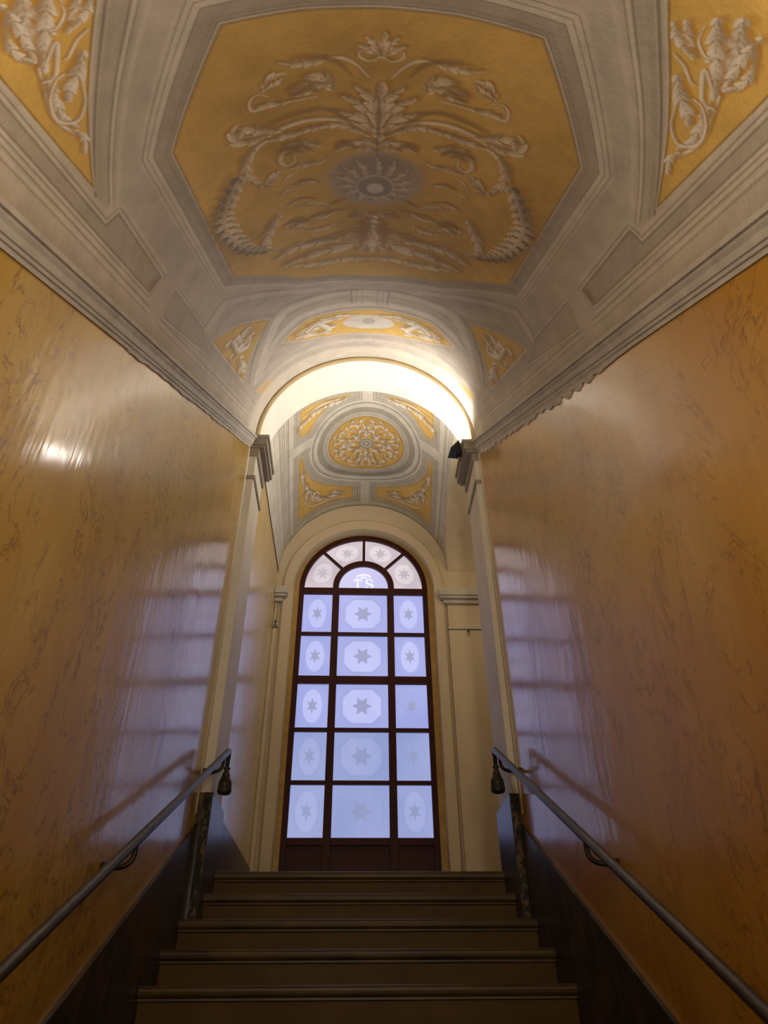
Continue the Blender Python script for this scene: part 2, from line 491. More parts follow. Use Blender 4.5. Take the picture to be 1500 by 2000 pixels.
OCT=[
('L',0.0191,[(0.007,1.363),(0.04,1.332),(0.088,1.302)]),
('L',0.0175,[(0.007,1.359),(0.032,1.294),(0.058,1.256)]),
('L',0.0199,[(0.007,1.359),(0.007,1.293),(0.008,1.232)]),
('T',0.0061,[(0.007,1.367),(0.044,1.391),(0.08,1.372),(0.084,1.343),(0.062,1.335)]),
('T',0.0098,[(0.046,1.488),(0.089,1.419),(0.147,1.377),(0.214,1.377),(0.278,1.39)]),
('L',0.021,[(0.205,1.38),(0.269,1.397),(0.324,1.405),(0.399,1.381)]),
('L',0.0337,[(0.203,1.553),(0.212,1.506),(0.248,1.48),(0.302,1.519),(0.375,1.571)]),
('L',0.0218,[(0.213,1.535),(0.261,1.538),(0.312,1.576),(0.363,1.594)]),
('L',0.0203,[(0.471,1.514),(0.439,1.468),(0.409,1.456),(0.371,1.457)]),
('L',0.0157,[(0.473,1.539),(0.42,1.507),(0.388,1.478)]),
('T',0.0098,[(0.266,1.605),(0.356,1.62),(0.437,1.63),(0.499,1.646),(0.546,1.649),(0.546,1.595),(0.51,1.56),(0.469,1.577)]),
('L',0.0195,[(0.406,1.629),(0.467,1.631),(0.523,1.632)]),
('T',0.0151,[(0.026,1.875),(0.102,1.804),(0.205,1.768),(0.319,1.767),(0.427,1.8),(0.518,1.829),(0.625,1.812)]),
('L',0.033,[(0.461,1.814),(0.544,1.789),(0.606,1.776),(0.655,1.826)]),
('L',0.0279,[(0.509,1.844),(0.59,1.861),(0.654,1.845),(0.662,1.78),(0.617,1.722)]),
('L',0.0218,[(0.049,1.894),(0.144,1.826),(0.228,1.819),(0.303,1.834)]),
('L',0.0188,[(0.249,1.82),(0.336,1.842),(0.415,1.879)]),
('T',0.0113,[(0.437,1.874),(0.514,1.878),(0.572,1.923),(0.612,1.983)]),
('L',0.0222,[(0.336,1.842),(0.425,1.868),(0.504,1.882)]),
('L',0.0282,[(0.28,1.963),(0.345,1.942),(0.413,1.954),(0.464,1.998)]),
('L',0.0481,[(0.003,1.921),(0.002,1.726),(0.006,1.628),(0.005,1.515)]),
('L',0.0376,[(0.001,1.874),(0.027,1.761),(0.076,1.67),(0.158,1.606)]),
('L',0.0331,[(0.001,1.893),(0.039,1.804),(0.106,1.748),(0.207,1.706)]),
('L',0.0309,[(0.004,1.847),(0.02,1.71),(0.046,1.615),(0.099,1.539)]),
('L',0.0271,[(0.002,1.978),(0.048,1.951),(0.137,1.978),(0.194,2.023)]),
('L',0.0258,[(0.006,2.037),(0.048,2.009),(0.115,2.019)]),
('D',0.0252,[(0.193,1.994),(0.147,1.968),(0.093,1.999)]),
('T',0.014,[(0.316,1.993),(0.381,1.969),(0.446,1.991),(0.478,2.061),(0.449,2.111),(0.399,2.084),(0.399,2.033)]),
('L',0.0217,[(0.301,2.107),(0.362,2.125),(0.434,2.137)]),
('D',0.0202,[(0.445,2.031),(0.394,1.985),(0.351,2.015)]),
('L',0.0304,[(0.584,1.925),(0.642,2.016),(0.651,2.125),(0.607,2.222),(0.524,2.263)]),
('G',0.0694,[(0.713,2.146),(0.811,2.311),(0.87,2.466),(0.857,2.668),(0.8,2.837),(0.704,2.929)]),
('T',0.01,[(0.499,2.362),(0.47,2.337),(0.42,2.339)]),
('T',0.0106,[(0.488,2.478),(0.448,2.476),(0.407,2.496)]),
('T',0.0094,[(0.479,2.253),(0.448,2.208),(0.408,2.176)]),
('T',0.0118,[(0.384,2.296),(0.328,2.294),(0.265,2.284)]),
('L',0.0195,[(0.399,2.525),(0.332,2.519),(0.242,2.579)]),
('T',0.009,[(0.35,2.128),(0.279,2.121),(0.23,2.077)]),
('L',0.0375,[(0.505,2.73),(0.444,2.699),(0.371,2.67)]),
('D',0.0325,[(0.488,2.709),(0.435,2.675),(0.376,2.725)]),
('L',0.0264,[(0.475,2.779),(0.436,2.755),(0.41,2.786)]),
('L',0.037,[(0.001,2.679),(0.069,2.666),(0.138,2.719)]),
('D',0.0234,[(0.042,2.652),(0.09,2.694),(0.138,2.719)]),
('L',0.0519,[(0.006,2.722),(0.026,2.857),(0.128,2.948),(0.322,2.988)]),
('L',0.0486,[(0.233,2.996),(0.384,2.999),(0.527,3.03),(0.651,3.104)]),
('L',0.0608,[(0.011,2.81),(0.04,2.968),(0.176,3.107),(0.381,3.154),(0.62,3.234)]),
('L',0.0583,[(0.012,2.78),(0.014,2.998),(0.02,3.204)]),
('L',0.043,[(0.013,2.84),(0.017,3.033),(0.1,3.168)]),
('L',0.0359,[(0.558,2.591),(0.629,2.72),(0.679,2.9),(0.615,2.976)]),
('L',0.0385,[(0.005,3.279),(0.149,3.29),(0.313,3.345)]),
('L',0.0391,[(0.245,3.29),(0.393,3.312),(0.555,3.253)]),
('L',0.0248,[(0.253,2.789),(0.327,2.83),(0.412,2.815)]),
('T',0.0117,[(0.218,2.624),(0.303,2.69),(0.355,2.647)]),
('L',0.0277,[(0.587,2.254),(0.512,2.175),(0.471,2.146)]),
]
SPA=[
('L',0.0382,[(1.15,0.864),(1.196,0.977),(1.237,1.15)]),
('L',0.0302,[(1.079,0.889),(1.146,0.998),(1.245,1.145)]),
('L',0.0226,[(1.229,0.888),(1.228,0.982),(1.247,1.099)]),
('L',0.0198,[(1.278,0.969),(1.286,1.036),(1.247,1.099)]),
('T',0.0092,[(1.25,1.12),(1.287,1.217),(1.315,1.315),(1.289,1.41),(1.261,1.448),(1.289,1.526)]),
('L',0.022,[(1.241,1.171),(1.259,1.234),(1.281,1.339),(1.253,1.414)]),
('T',0.0089,[(1.196,1.102),(1.141,1.062),(1.208,1.165),(1.263,1.171)]),
('L',0.0292,[(1.081,1.134),(1.138,1.201),(1.197,1.245),(1.231,1.289)]),
('T',0.0088,[(1.138,1.239),(1.174,1.324),(1.243,1.378),(1.305,1.336),(1.286,1.256),(1.222,1.194),(1.18,1.18)]),
('L',0.0192,[(1.271,1.422),(1.261,1.469),(1.302,1.532)]),
('T',0.0058,[(1.018,1.049),(1.068,1.072),(1.122,1.116),(1.148,1.126)]),
('L',0.0195,[(0.994,0.926),(1.031,0.982),(1.091,1.041)]),
('L',0.0162,[(0.96,0.946),(1.0,0.993),(1.066,1.03)]),
('T',0.0053,[(1.14,1.01),(1.112,1.012),(1.062,0.971),(1.05,0.917)]),
('D',0.0117,[(1.207,0.896),(1.252,0.933),(1.281,0.987)]),
]
TRI=[
('L',0.0801,[(1.281,3.894),(1.161,3.968),(1.017,3.92)]),
('L',0.0593,[(1.317,4.095),(1.181,4.118),(1.007,4.053)]),
('L',0.0623,[(1.272,4.264),(1.321,4.441),(1.337,4.558)]),
('T',0.0305,[(1.238,3.907),(1.248,4.112),(1.14,4.197),(1.082,4.111)]),
]
CAR=[
('L',0.0837,[(0.348,4.628),(0.513,4.537),(0.699,4.591)]),
('L',0.0628,[(0.268,4.455),(0.409,4.457),(0.559,4.496)]),
('L',0.0589,[(0.381,4.775),(0.578,4.682),(0.706,4.638)]),
('T',0.0338,[(0.572,4.619),(0.462,4.524),(0.377,4.707),(0.455,4.75)]),
('L',0.0348,[(0.084,4.413),(0.243,4.401),(0.359,4.411)]),
]


def split_mesh(name, verts, colors, nr, nc, label_grid, names, parent_name, mat):
    """one grid of fresco, cut along the painted frames: faces go to the ceiling or to the panel they belong to"""
    idx = np.arange(nr * nc).reshape(nr, nc)
    quads = np.stack([idx[:-1, :-1], idx[:-1, 1:], idx[1:, 1:], idx[1:, :-1]], -1).reshape(-1, 4)
    lab = label_grid[:-1, :-1].reshape(-1)
    out = {}
    for li in [0] + sorted(names):
        q = quads[lab == li]
        if len(q) == 0: continue
        used, inv = np.unique(q, return_inverse=True)
        q2 = inv.reshape(-1, 4).astype(np.int32)
        nm = parent_name if li == 0 else names[li]
        me = bpy.data.meshes.new(nm)
        me.vertices.add(len(used)); me.vertices.foreach_set('co', verts[used].astype(np.float32).ravel())
        me.loops.add(q2.size); me.loops.foreach_set('vertex_index', q2.ravel())
        me.polygons.add(len(q2)); me.polygons.foreach_set('loop_start', np.arange(0, q2.size, 4, dtype=np.int32))
        me.update(calc_edges=True)
        me.polygons.foreach_set('use_smooth', np.ones(len(q2), bool))
        at = me.attributes.new('pigment', 'FLOAT_COLOR', 'POINT')
        c4 = np.ones((len(used), 4), np.float32); c4[:, :3] = colors[used]
        at.data.foreach_set('color', c4.ravel())
        out[li] = link(nm, me, mat, out.get(0))
    return out

# ------------------------------------------------------------------ ramping barrel vault over the stairs, painted
def build_stair_vault():
    nr, nc = 880, 620
    u = np.linspace(0, 1, nr)
    Y = 0.32 + (YARCH - 0.32) * (np.exp(1.75 * u) - 1) / (math.e ** 1.75 - 1)
    TH = np.linspace(-90, 90, nc)
    KP, KQ = 0.0195, 1.203
    p, q = TH * KP, Y * KQ
    cv = Canvas(p, q, GRY)
    P, Q = cv.p, cv.q
    A = np.abs(P) / KP; YY = Q / KQ
    # ground tone and wear
    n1 = vnoise(P, Q, 3.0, 1) * 0.6 + vnoise(P, Q, 9.0, 2) * 0.4
    cv.c *= (0.86 + 0.28 * n1)[..., None]
    lab = np.zeros(P.shape, int)
    def pt(y, a): return (a * KP, y * KQ)
    def both(f):
        f(1); f(-1)
    def mir(pts, s): return [(s * a, b) for a, b in pts]
    # band of recessed coffers above the cornice
    for s in (1, -1):
        co = [pt(0.2, 73.6), pt(1.60, 73.6), pt(1.60, 68.6), pt(2.13, 70.4), pt(2.13, 77.6), pt(0.2, 77.6)]
        d = poly_sdf(P, Q, mir(co, s))
        bands(cv, d, [(-9, 0, GRD, 0.75), (-0.012, -0.004, LIN, 0.75), (0.004, 0.012, GRL, 0.9), (0.016, 0.022, LIN, 0.7), (0.03, 0.05, GRL, 0.5)])
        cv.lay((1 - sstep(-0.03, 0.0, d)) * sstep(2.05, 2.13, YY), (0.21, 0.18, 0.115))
        co = [pt(2.28, 69.4), pt(2.80, 70.2), pt(3.1, 76.0), pt(2.34, 80.0)]
        d = poly_sdf(P, Q, mir(co, s))
        bands(cv, d, [(-9, 0, GRD, 0.7), (-0.010, -0.003, LIN, 0.6), (0.004, 0.014, GRL, 0.8), (0.016, 0.022, LIN, 0.6)])
        # long lines that run up beside the cornice
        for a0, w_, c_, al in ((79.6, 0.008, LIN, 0.75), (80.8, 0.012, GRL, 0.8), (81.8, 0.007, LIN, 0.6)):
            cv.line([pt(0.3, a0 * s), pt(2.2, (a0 + 1.2) * s)], w_, c_, alpha=al)
            cv.line([pt(2.33, (a0 + 1.5) * s), pt(4.3, (a0 + 1.0) * s)], w_, c_, alpha=al)
        for a0, w_, c_, al in ((73.0, 0.006, LIN, 0.6), (76.0, 0.018, GRD, 0.6), (77.5, 0.007, LIN, 0.55)):
            cv.line([pt(3.02, a0 * s), pt(4.5, (a0 + 1.5) * s)], w_, c_, alpha=al)
    # soot above the cornice
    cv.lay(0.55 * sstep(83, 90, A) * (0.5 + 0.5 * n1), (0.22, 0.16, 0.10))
    # diagonal bands between the octagon and the spandrels
    for s in (1, -1):
        for dth, w_, c_, al in ((0, 0.012, LIN, 0.8), (-1.6, 0.026, GRD, 0.8), (-3.4, 0.03, GRD, 0.45), (-4.6, 0.008, LIN, 0.7), (-5.4, 0.012, GRL, 0.8), (-6.1, 0.005, LIN, 0.6), (-8.0, 0.02, GRL, 0.5)):
            e = 71.0 + dth * 0.35
            cv.line([pt(0.30, (30.5 + dth) * s), pt(0.80, (47.0 + dth) * s), pt(1.10, (57.7 + dth * 0.9) * s), pt(1.46 - dth * 0.016, e * s)], w_, c_, alpha=al)
    # lines from the octagon zone down to the arch
    for s in (1, -1):
        for dy, w_, c_, al in ((0.0, 0.010, LIN, 0.75), (0.05, 0.05, GRL, 0.6), (0.11, 0.008, LIN, 0.7), (0.17, 0.07, GRD, 0.45)):
            cv.line([pt(2.72 + dy, 57 * s), pt(2.80 + dy, 69.3 * s)], w_, c_, alpha=al)
            cv.line([pt(2.72 + dy, 57 * s), pt(3.02 + dy, 30 * s), pt(3.08 + dy, 20 * s)], w_, c_, alpha=al * 0.8)
    # octagonal panel and its painted frame
    oct_ = [pt(0.925, 0), pt(0.932, 14), pt(0.96, 29.5), pt(1.47, 48.8), pt(2.565, 49.4), pt(2.915, 25.2), pt(2.96, 13), pt(2.99, 0)]
    oc = oct_ + [(-a, b) for a, b in oct_[::-1][1:-1]]
    d = mitre_sdf(P, Q, oc)
    bands(cv, d, [(0, 0.165, GRL, 0.45), (0, 0.012, (0.55, 0.5, 0.43), 0.7), (0.010, 0.018, LIN, 0.75), (0.018, 0.085, GRD, 0.85), (0.024, 0.04, (0.30, 0.255, 0.20), 0.5), (0.085, 0.091, LIN, 0.8),
                   (0.091, 0.115, GRL, 0.9), (0.115, 0.120, LIN, 0.65), (0.120, 0.14, GRL, 0.7), (0.140, 0.146, LIN, 0.6)])
    inside = 1 - sstep(-0.003, 0.003, d)
    yel = np.array(YEL2, np.float32) * (0.80 + 0.34 * vnoise(P, Q, 2.2, 5) + 0.10 * vnoise(P, Q, 14, 6))[..., None]
    cv.c += inside[..., None] * (yel - cv.c)
    bands(cv, d, [(-0.010, 0.002, LIN, 0.55)])
    lab[d < 0] = 1
    # medallion behind the ornament
    def ellipse(cx, cy, rx, ry): return (np.sqrt(((P - cx) / rx) ** 2 + ((Q - cy) / ry) ** 2) - 1) * min(rx, ry)
    cy = 1.91 * KQ
    for args in OCT:
        k_, w_, pts = args
        f = 0.97 if np.mean([b for a, b in pts]) < 2.0 else 0.84
        for s in (1, -1):
            if s == -1 and max(a for a, b in pts) < 0.02: continue
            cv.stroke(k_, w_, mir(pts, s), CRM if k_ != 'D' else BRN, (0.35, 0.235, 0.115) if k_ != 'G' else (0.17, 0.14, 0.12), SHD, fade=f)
    for w_, pts in ((0.016, [(0.10, 1.50), (0.17, 1.40), (0.26, 1.365), (0.36, 1.37)]), (0.018, [(0.10, 1.83), (0.22, 1.70), (0.38, 1.72), (0.55, 1.80)]), (0.022, [(0.24, 1.58), (0.30, 1.56), (0.37, 1.60)]),
                    (0.016, [(0.12, 2.60), (0.30, 2.64), (0.48, 2.74)]), (0.014, [(0.10, 2.85), (0.28, 2.93), (0.50, 3.02)]), (0.022, [(0.30, 2.02), (0.36, 1.96), (0.44, 1.98)]), (0.018, [(0.40, 2.72), (0.47, 2.68), (0.53, 2.70)]),
                    (0.014, [(0.28, 2.30), (0.36, 2.26), (0.44, 2.30)]), (0.012, [(0.30, 2.48), (0.40, 2.44), (0.50, 2.50)]), (0.014, [(0.10, 2.46), (0.18, 2.50), (0.26, 2.56)])):
        for s in (1, -1):
            cv.stroke('D', w_, mir(pts, s), BRN, (0.30, 0.20, 0.10), SHD, fade=0.7)
    e = ellipse(0, cy, 0.262, 0.275)
    cv.lay(0.75 * (1 - sstep(-0.05, 0.03, e)), LIL)
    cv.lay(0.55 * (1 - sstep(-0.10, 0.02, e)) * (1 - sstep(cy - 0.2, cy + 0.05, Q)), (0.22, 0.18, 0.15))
    for k_ in range(14):
        a = 2 * PI * k_ / 14 + 0.2
        cv.stroke('L', 0.020, [(0.09 * math.cos(a), cy + 0.05 + 0.09 * math.sin(a)), (0.15 * math.cos(a + .1), cy + 0.03 + 0.15 * math.sin(a + .1)), (0.215 * math.cos(a), cy + 0.22 * math.sin(a))], CRM, (0.28, 0.24, 0.22), (0.25, 0.21, 0.18), fade=0.7)
    cv.lay(0.9 * (1 - sstep(-0.004, 0.004, ellipse(0, cy + 0.07, 0.10, 0.115))), (0.30, 0.27, 0.24))
    cv.lay(0.9 * (1 - sstep(-0.004, 0.004, np.abs(ellipse(0, cy + 0.07, 0.098, 0.113)) - 0.006)), (0.52, 0.47, 0.42))
    cv.lay(0.95 * (1 - sstep(-0.004, 0.004, ellipse(0, cy + 0.085, 0.045, 0.052))), (0.62, 0.56, 0.50))
    cv.line([(0, 1.35 * KQ), (0, 1.72 * KQ)], 0.010, (0.28, 0.22, 0.16), alpha=0.8)
    # side spandrels nearest the viewer
    for s, li in ((1, 2), (-1, 3)):
        sp = [pt(0.20, 29), pt(0.80, 48.5), pt(1.10, 59.3), pt(1.43, 70.2), pt(0.9, 71.2), pt(0.20, 71.5)]
        d = poly_sdf(P, Q, mir(sp, s))
        m = 1 - sstep(-0.003, 0.003, d)
        yel = np.array(YEL, np.float32) * (0.85 + 0.3 * vnoise(P, Q, 2.5, 7))[..., None]
        cv.c += m[..., None] * (yel - cv.c)
        bands(cv, d, [(-0.010, 0.0, (0.25, 0.16, 0.06), 0.8), (0.0, 0.008, GRL, 0.6)])
        lab[d < 0] = li
        for k_, w_, pts in SPA:
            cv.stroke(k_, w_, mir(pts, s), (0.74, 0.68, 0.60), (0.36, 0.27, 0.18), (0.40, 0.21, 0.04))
    # arch bands, triangles and cartouche above the arch
    for s, li in ((1, 4), (-1, 5)):
        tr = [pt(3.0, 70.6), pt(3.12, 57), pt(3.32, 43.6), pt(3.87, 71.2)]
        d = poly_sdf(P, Q, mir(tr, s))
        m = 1 - sstep(-0.004, 0.004, d)
        yel = np.array(YEL, np.float32) * (0.9 + 0.2 * vnoise(P, Q, 3, 8))[..., None]
        cv.c += m[..., None] * (yel - cv.c)
        bands(cv, d, [(-0.012, 0.0, (0.30, 0.20, 0.08), 0.7), (0.0, 0.02, GRL, 0.8), (0.02, 0.03, LIN, 0.5), (0.03, 0.09, GRD, 0.45)])
        lab[d < 0] = li
        for k_, w_, pts in TRI:
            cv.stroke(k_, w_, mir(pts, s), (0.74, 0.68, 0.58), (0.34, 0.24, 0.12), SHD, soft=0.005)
        sl_ = [pt(4.22, 69), pt(4.30, 61), pt(4.42, 55), pt(4.48, 66)]
        d = poly_sdf(P, Q, mir(sl_, s))
        cv.lay(0.85 * (1 - sstep(-0.004, 0.004, d)), (0.58, 0.36, 0.13))
        bands(cv, d, [(0, 0.01, GRL, 0.8), (0.01, 0.02, LIN, 0.35)])
    for y, w_, c_, al in ((3.20, 0.016, LIN, 0.65), (3.26, 0.10, GRL, 0.8), (3.33, 0.012, LIN, 0.5), (3.38, 0.05, GRD, 0.55), (3.46, 0.08, GRL, 0.7), (3.52, 0.012, LIN, 0.5)):
        k_ = y - 3.2
        cv.line([pt(4.0, -69.5), pt(3.62, -56), pt(3.27 + k_, -40.5 + 18 * k_), pt(3.21 + k_, -26), pt(y, 0), pt(3.21 + k_, 26), pt(3.27 + k_, 40.5 - 18 * k_), pt(3.62, 56), pt(4.0, 69.5)] if k_ < 0.05 else
                [pt(4.1, -66 + 10 * k_), pt(3.80, -54 + 18 * k_), pt(3.32 + k_, -40.5 + 18 * k_), pt(3.23 + k_, -25), pt(y, 0), pt(3.23 + k_, 25), pt(3.32 + k_, 40.5 - 18 * k_), pt(3.80, 54 - 18 * k_), pt(4.1, 66 - 10 * k_)], w_, c_, soft=0.006, alpha=al)
    for s in (1, -1):
        for th in (3.2, 5.5, 7.6):
            cv.line([pt(3.22, th * s), pt(3.45, th * s)], 0.014, GRD if th < 6 else LIN, alpha=0.6, soft=0.005)
        cv.line([pt(3.30, 8 * s), pt(3.32, 25 * s), pt(3.38, 36 * s)], 0.05, GRD, alpha=0.6, soft=0.006)
        for th in (3.0, 5.5):
            cv.line([pt(4.12, th * s), pt(4.28, th * s)], 0.016, GRD, alpha=0.5, soft=0.006)
    ca = [pt(3.56, 0), pt(3.58, 15), pt(3.60, 28), pt(3.82, 42.4), pt(3.98, 31), pt(4.05, 20), pt(4.07, 0)]
    cf = ca + [(-a, b) for a, b in ca[::-1][1:-1]]
    d = poly_sdf(P, Q, cf)
    m = 1 - sstep(-0.005, 0.005, d)
    yel = np.array(YEL, np.float32) * (0.95 + 0.2 * vnoise(P, Q, 3, 9))[..., None]
    cv.c += m[..., None] * (yel - cv.c)
    bands(cv, d, [(-0.012, 0.004, (0.30, 0.21, 0.09), 0.6), (0.004, 0.03, GRL, 0.85), (0.03, 0.042, LIN, 0.45), (0.07, 0.08, LIN, 0.35)], 0.005)
    lab[d < 0] = 6
    for k_, w_, pts in CAR:
        for s in (1, -1):
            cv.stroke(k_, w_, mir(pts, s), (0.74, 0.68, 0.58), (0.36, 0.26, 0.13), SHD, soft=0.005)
    e = ellipse(0, 3.82 * KQ, 0.235, 0.175)
    cv.lay(1 - sstep(-0.006, 0.006, e), (0.60, 0.55, 0.49))
    cv.lay(0.6 * (1 - sstep(-0.006, 0.006, ellipse(0, 3.80 * KQ, 0.06, 0.08))), (0.33, 0.30, 0.27))
    # plain arch zone next to the arris
    z = sstep(4.10, 4.32, YY) * (A < 66)
    for y, w_, c_, al in ((4.16, 0.018, LIN, 0.4), (4.25, 0.05, GRL, 0.6), (4.36, 0.014, LIN, 0.4), (4.45, 0.05, GRL, 0.7), (4.56, 0.012, LIN, 0.3)):
        cv.line([pt(y + 0.05, -66), pt(y, -40), pt(y, 0), pt(y, 40), pt(y + 0.05, 66)], w_, c_, soft=0.006, alpha=al)
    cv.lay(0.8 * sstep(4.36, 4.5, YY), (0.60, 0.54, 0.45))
    # hairline wear
    for _ in range(46):
        y0, a0 = random.uniform(0.5, 4.0), random.uniform(-80, 80)
        cv.line([pt(y0, a0), pt(y0 + random.uniform(-.05, .05), a0 + random.uniform(1, 3))], 0.003, (0.30, 0.24, 0.17), alpha=0.35)
    TT, YG = np.meshgrid(np.radians(TH), Y)
    W = 1.04 - 0.0436 * (YG - 4.0136)
    Z = 2.052 + 0.668 * (YG - 1.192)
    V = np.stack([0.01 + W * np.sin(TT), YG, Z + HV * np.cos(TT)], -1).reshape(-1, 3)
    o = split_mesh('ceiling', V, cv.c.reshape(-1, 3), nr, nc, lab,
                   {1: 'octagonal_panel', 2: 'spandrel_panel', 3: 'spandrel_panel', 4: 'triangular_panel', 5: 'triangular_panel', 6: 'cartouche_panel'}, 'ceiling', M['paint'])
    o[0].name = 'ceiling_stairs'
    tag(o[0], 'painted barrel vault of grey mouldings rising over the stairs', 'ceiling', kind='structure')
    tag(o[1], 'large yellow octagon painted with cream scrolling leaves and garlands')
    tag(o[2], 'yellow painted spandrel with white leaves, right of the octagon')
    tag(o[3], 'yellow painted spandrel with white leaves, left of the octagon')
    tag(o[4], 'small yellow triangle with a leaf, right above the arch')
    tag(o[5], 'small yellow triangle with a leaf, left above the arch')
    tag(o[6], 'curved yellow cartouche with a white oval above the arch')
build_stair_vault()

# ------------------------------------------------------------------ barrel vault over the landing, painted
def edge_angle(Y):
    """right edge of the landing vault: the arch that opens to the side passage"""
    return np.interp(Y, [5.1, 5.6, 6.1, 6.6, 6.85, 7.0, 7.12, 7.19, 7.24], [61.5, 62.5, 64.5, 69.0, 73.0, 77.0, 82.0, 87.0, 89.0])

def build_landing_vault():
    nr, nc = 420, 560
    Y = np.linspace(YARCH2 - 0.02, YB + 0.02, nr)
    TH = np.linspace(-90, 89, nc)
    KP = 0.0178
    cv = Canvas(TH * KP, Y, (0.59, 0.55, 0.47))
    P, Q = cv.p, cv.q
    A = np.abs(P) / KP
    cv.c *= (0.92 + 0.16 * vnoise(P, Q, 6, 21))[..., None]
    CY = 6.03
    R = np.hypot(P, Q - CY)
    GG, GD, LN = (0.42, 0.385, 0.32), (0.30, 0.27, 0.215), (0.14, 0.115, 0.08)
    lab = np.zeros(P.shape, int)
    # frame lines along the springing
    for th, w_, c_, al in ((57.0, 0.012, LN, 0.75), (58.5, 0.03, GG, 0.8), (61, 0.012, LN, 0.7), (63.5, 0.05, GG, 0.7), (66, 0.014, LN, 0.7), (72, 0.012, GD, 0.6), (78, 0.012, GD, 0.5)):
        for s in (1, -1):
            cv.line([((th - 4.5) * KP * s, 5.1), ((th + 7.5) * KP * s, 7.24)], w_, c_, alpha=al)
    cv.lay(0.9 * (1 - sstep(0.006, 0.011, np.abs(Q - 7.20))) * (A < 66), LN)
    cv.lay(0.6 * (1 - sstep(0.02, 0.03, np.abs(Q - 7.165))) * (A < 64), GG)
    # four corner fields
    ARM = 5.80
    d = np.maximum.reduce([0.79 - R, 0.15 - np.abs(P), 0.165 - np.abs(Q - ARM), np.abs(P) - (47.5 + 6.0 * (Q - 5.95)) * KP, Q - 7.03, 5.25 - Q])
    bands(cv, d, [(0.0, 0.012, (0.60, 0.56, 0.47), 0.7), (0.012, 0.02, LN, 0.7), (0.02, 0.055, GG, 0.9), (0.055, 0.062, LN, 0.8), (0.062, 0.085, GG, 0.7), (0.085, 0.092, LN, 0.8)], 0.004)
    fy = np.array(YEL, np.float32) * (0.95 + 0.25 * vnoise(P, Q, 5, 23))[..., None]
    m = 1 - sstep(-0.005, 0.005, d)
    cv.c += m[..., None] * (fy - cv.c)
    bands(cv, d, [(-0.014, 0.002, (0.30, 0.20, 0.06), 0.6)], 0.004)
    lab[(d < 0) & (P < 0) & (Q > ARM)] = 2; lab[(d < 0) & (P > 0) & (Q > ARM)] = 3
    lab[(d < 0) & (P < 0) & (Q < ARM)] = 4; lab[(d < 0) & (P > 0) & (Q < ARM)] = 5
    LT, DK = (0.78, 0.72, 0.62), (0.30, 0.20, 0.09)
    for s in (1, -1):
        for k_, w_, pts in (('L', 0.05, [(0.30, 6.93), (0.42, 6.90), (0.54, 6.90)]), ('L', 0.055, [(0.50, 6.92), (0.62, 6.84), (0.72, 6.68)]), ('L', 0.05, [(0.78, 6.78), (0.75, 6.6), (0.78, 6.40)]),
                            ('L', 0.04, [(0.80, 6.45), (0.81, 6.3), (0.82, 6.18)]), ('T', 0.018, [(0.25, 6.97), (0.4, 6.96), (0.6, 6.96), (0.74, 6.9), (0.82, 6.75)]), ('T', 0.02, [(0.62, 6.88), (0.70, 6.80), (0.64, 6.72), (0.60, 6.78)]),
                            ('L', 0.035, [(0.28, 6.90), (0.38, 6.84), (0.46, 6.82)]), ('L', 0.04, [(0.66, 6.7), (0.74, 6.62), (0.84, 6.62)]),
                            ('L', 0.04, [(0.25, 5.30), (0.38, 5.33), (0.50, 5.36)]), ('L', 0.05, [(0.48, 5.34), (0.60, 5.38), (0.70, 5.46)]), ('L', 0.04, [(0.68, 5.42), (0.78, 5.47), (0.82, 5.56)]), ('T', 0.018, [(0.3, 5.28), (0.5, 5.3), (0.75, 5.36)])):
            cv.stroke(k_, w_ * 0.78, [(s * a, b) for a, b in pts], LT, DK, (0.34, 0.20, 0.04), soft=0.006)
    # round frame and medallion
    bands(cv, 0.665 - R, [(0.0, 0.012, LN, 0.8), (0.012, 0.03, GG, 0.8), (0.075, 0.085, LN, 0.7), (0.085, 0.13, GD, 0.85), (0.13, 0.14, LN, 0.8), (0.14, 0.19, GG, 0.9), (0.19, 0.2, LN, 0.5)], 0.004)
    cv.lay((1 - sstep(-0.05, 0.05, np.abs(R - 0.555) - 0.03)) * sstep(CY + 0.1, CY + 0.5, Q) * 0.5, (0.16, 0.14, 0.11))
    m = 1 - sstep(0.445, 0.455, R)
    fy = np.array((0.55, 0.34, 0.085), np.float32) * (0.9 + 0.25 * vnoise(P, Q, 5, 29))[..., None]
    cv.c += m[..., None] * (fy - cv.c)
    bands(cv, R, [(0.435, 0.455, (0.28, 0.18, 0.06), 0.6)], 0.004)
    lab[R < 0.45] = 1
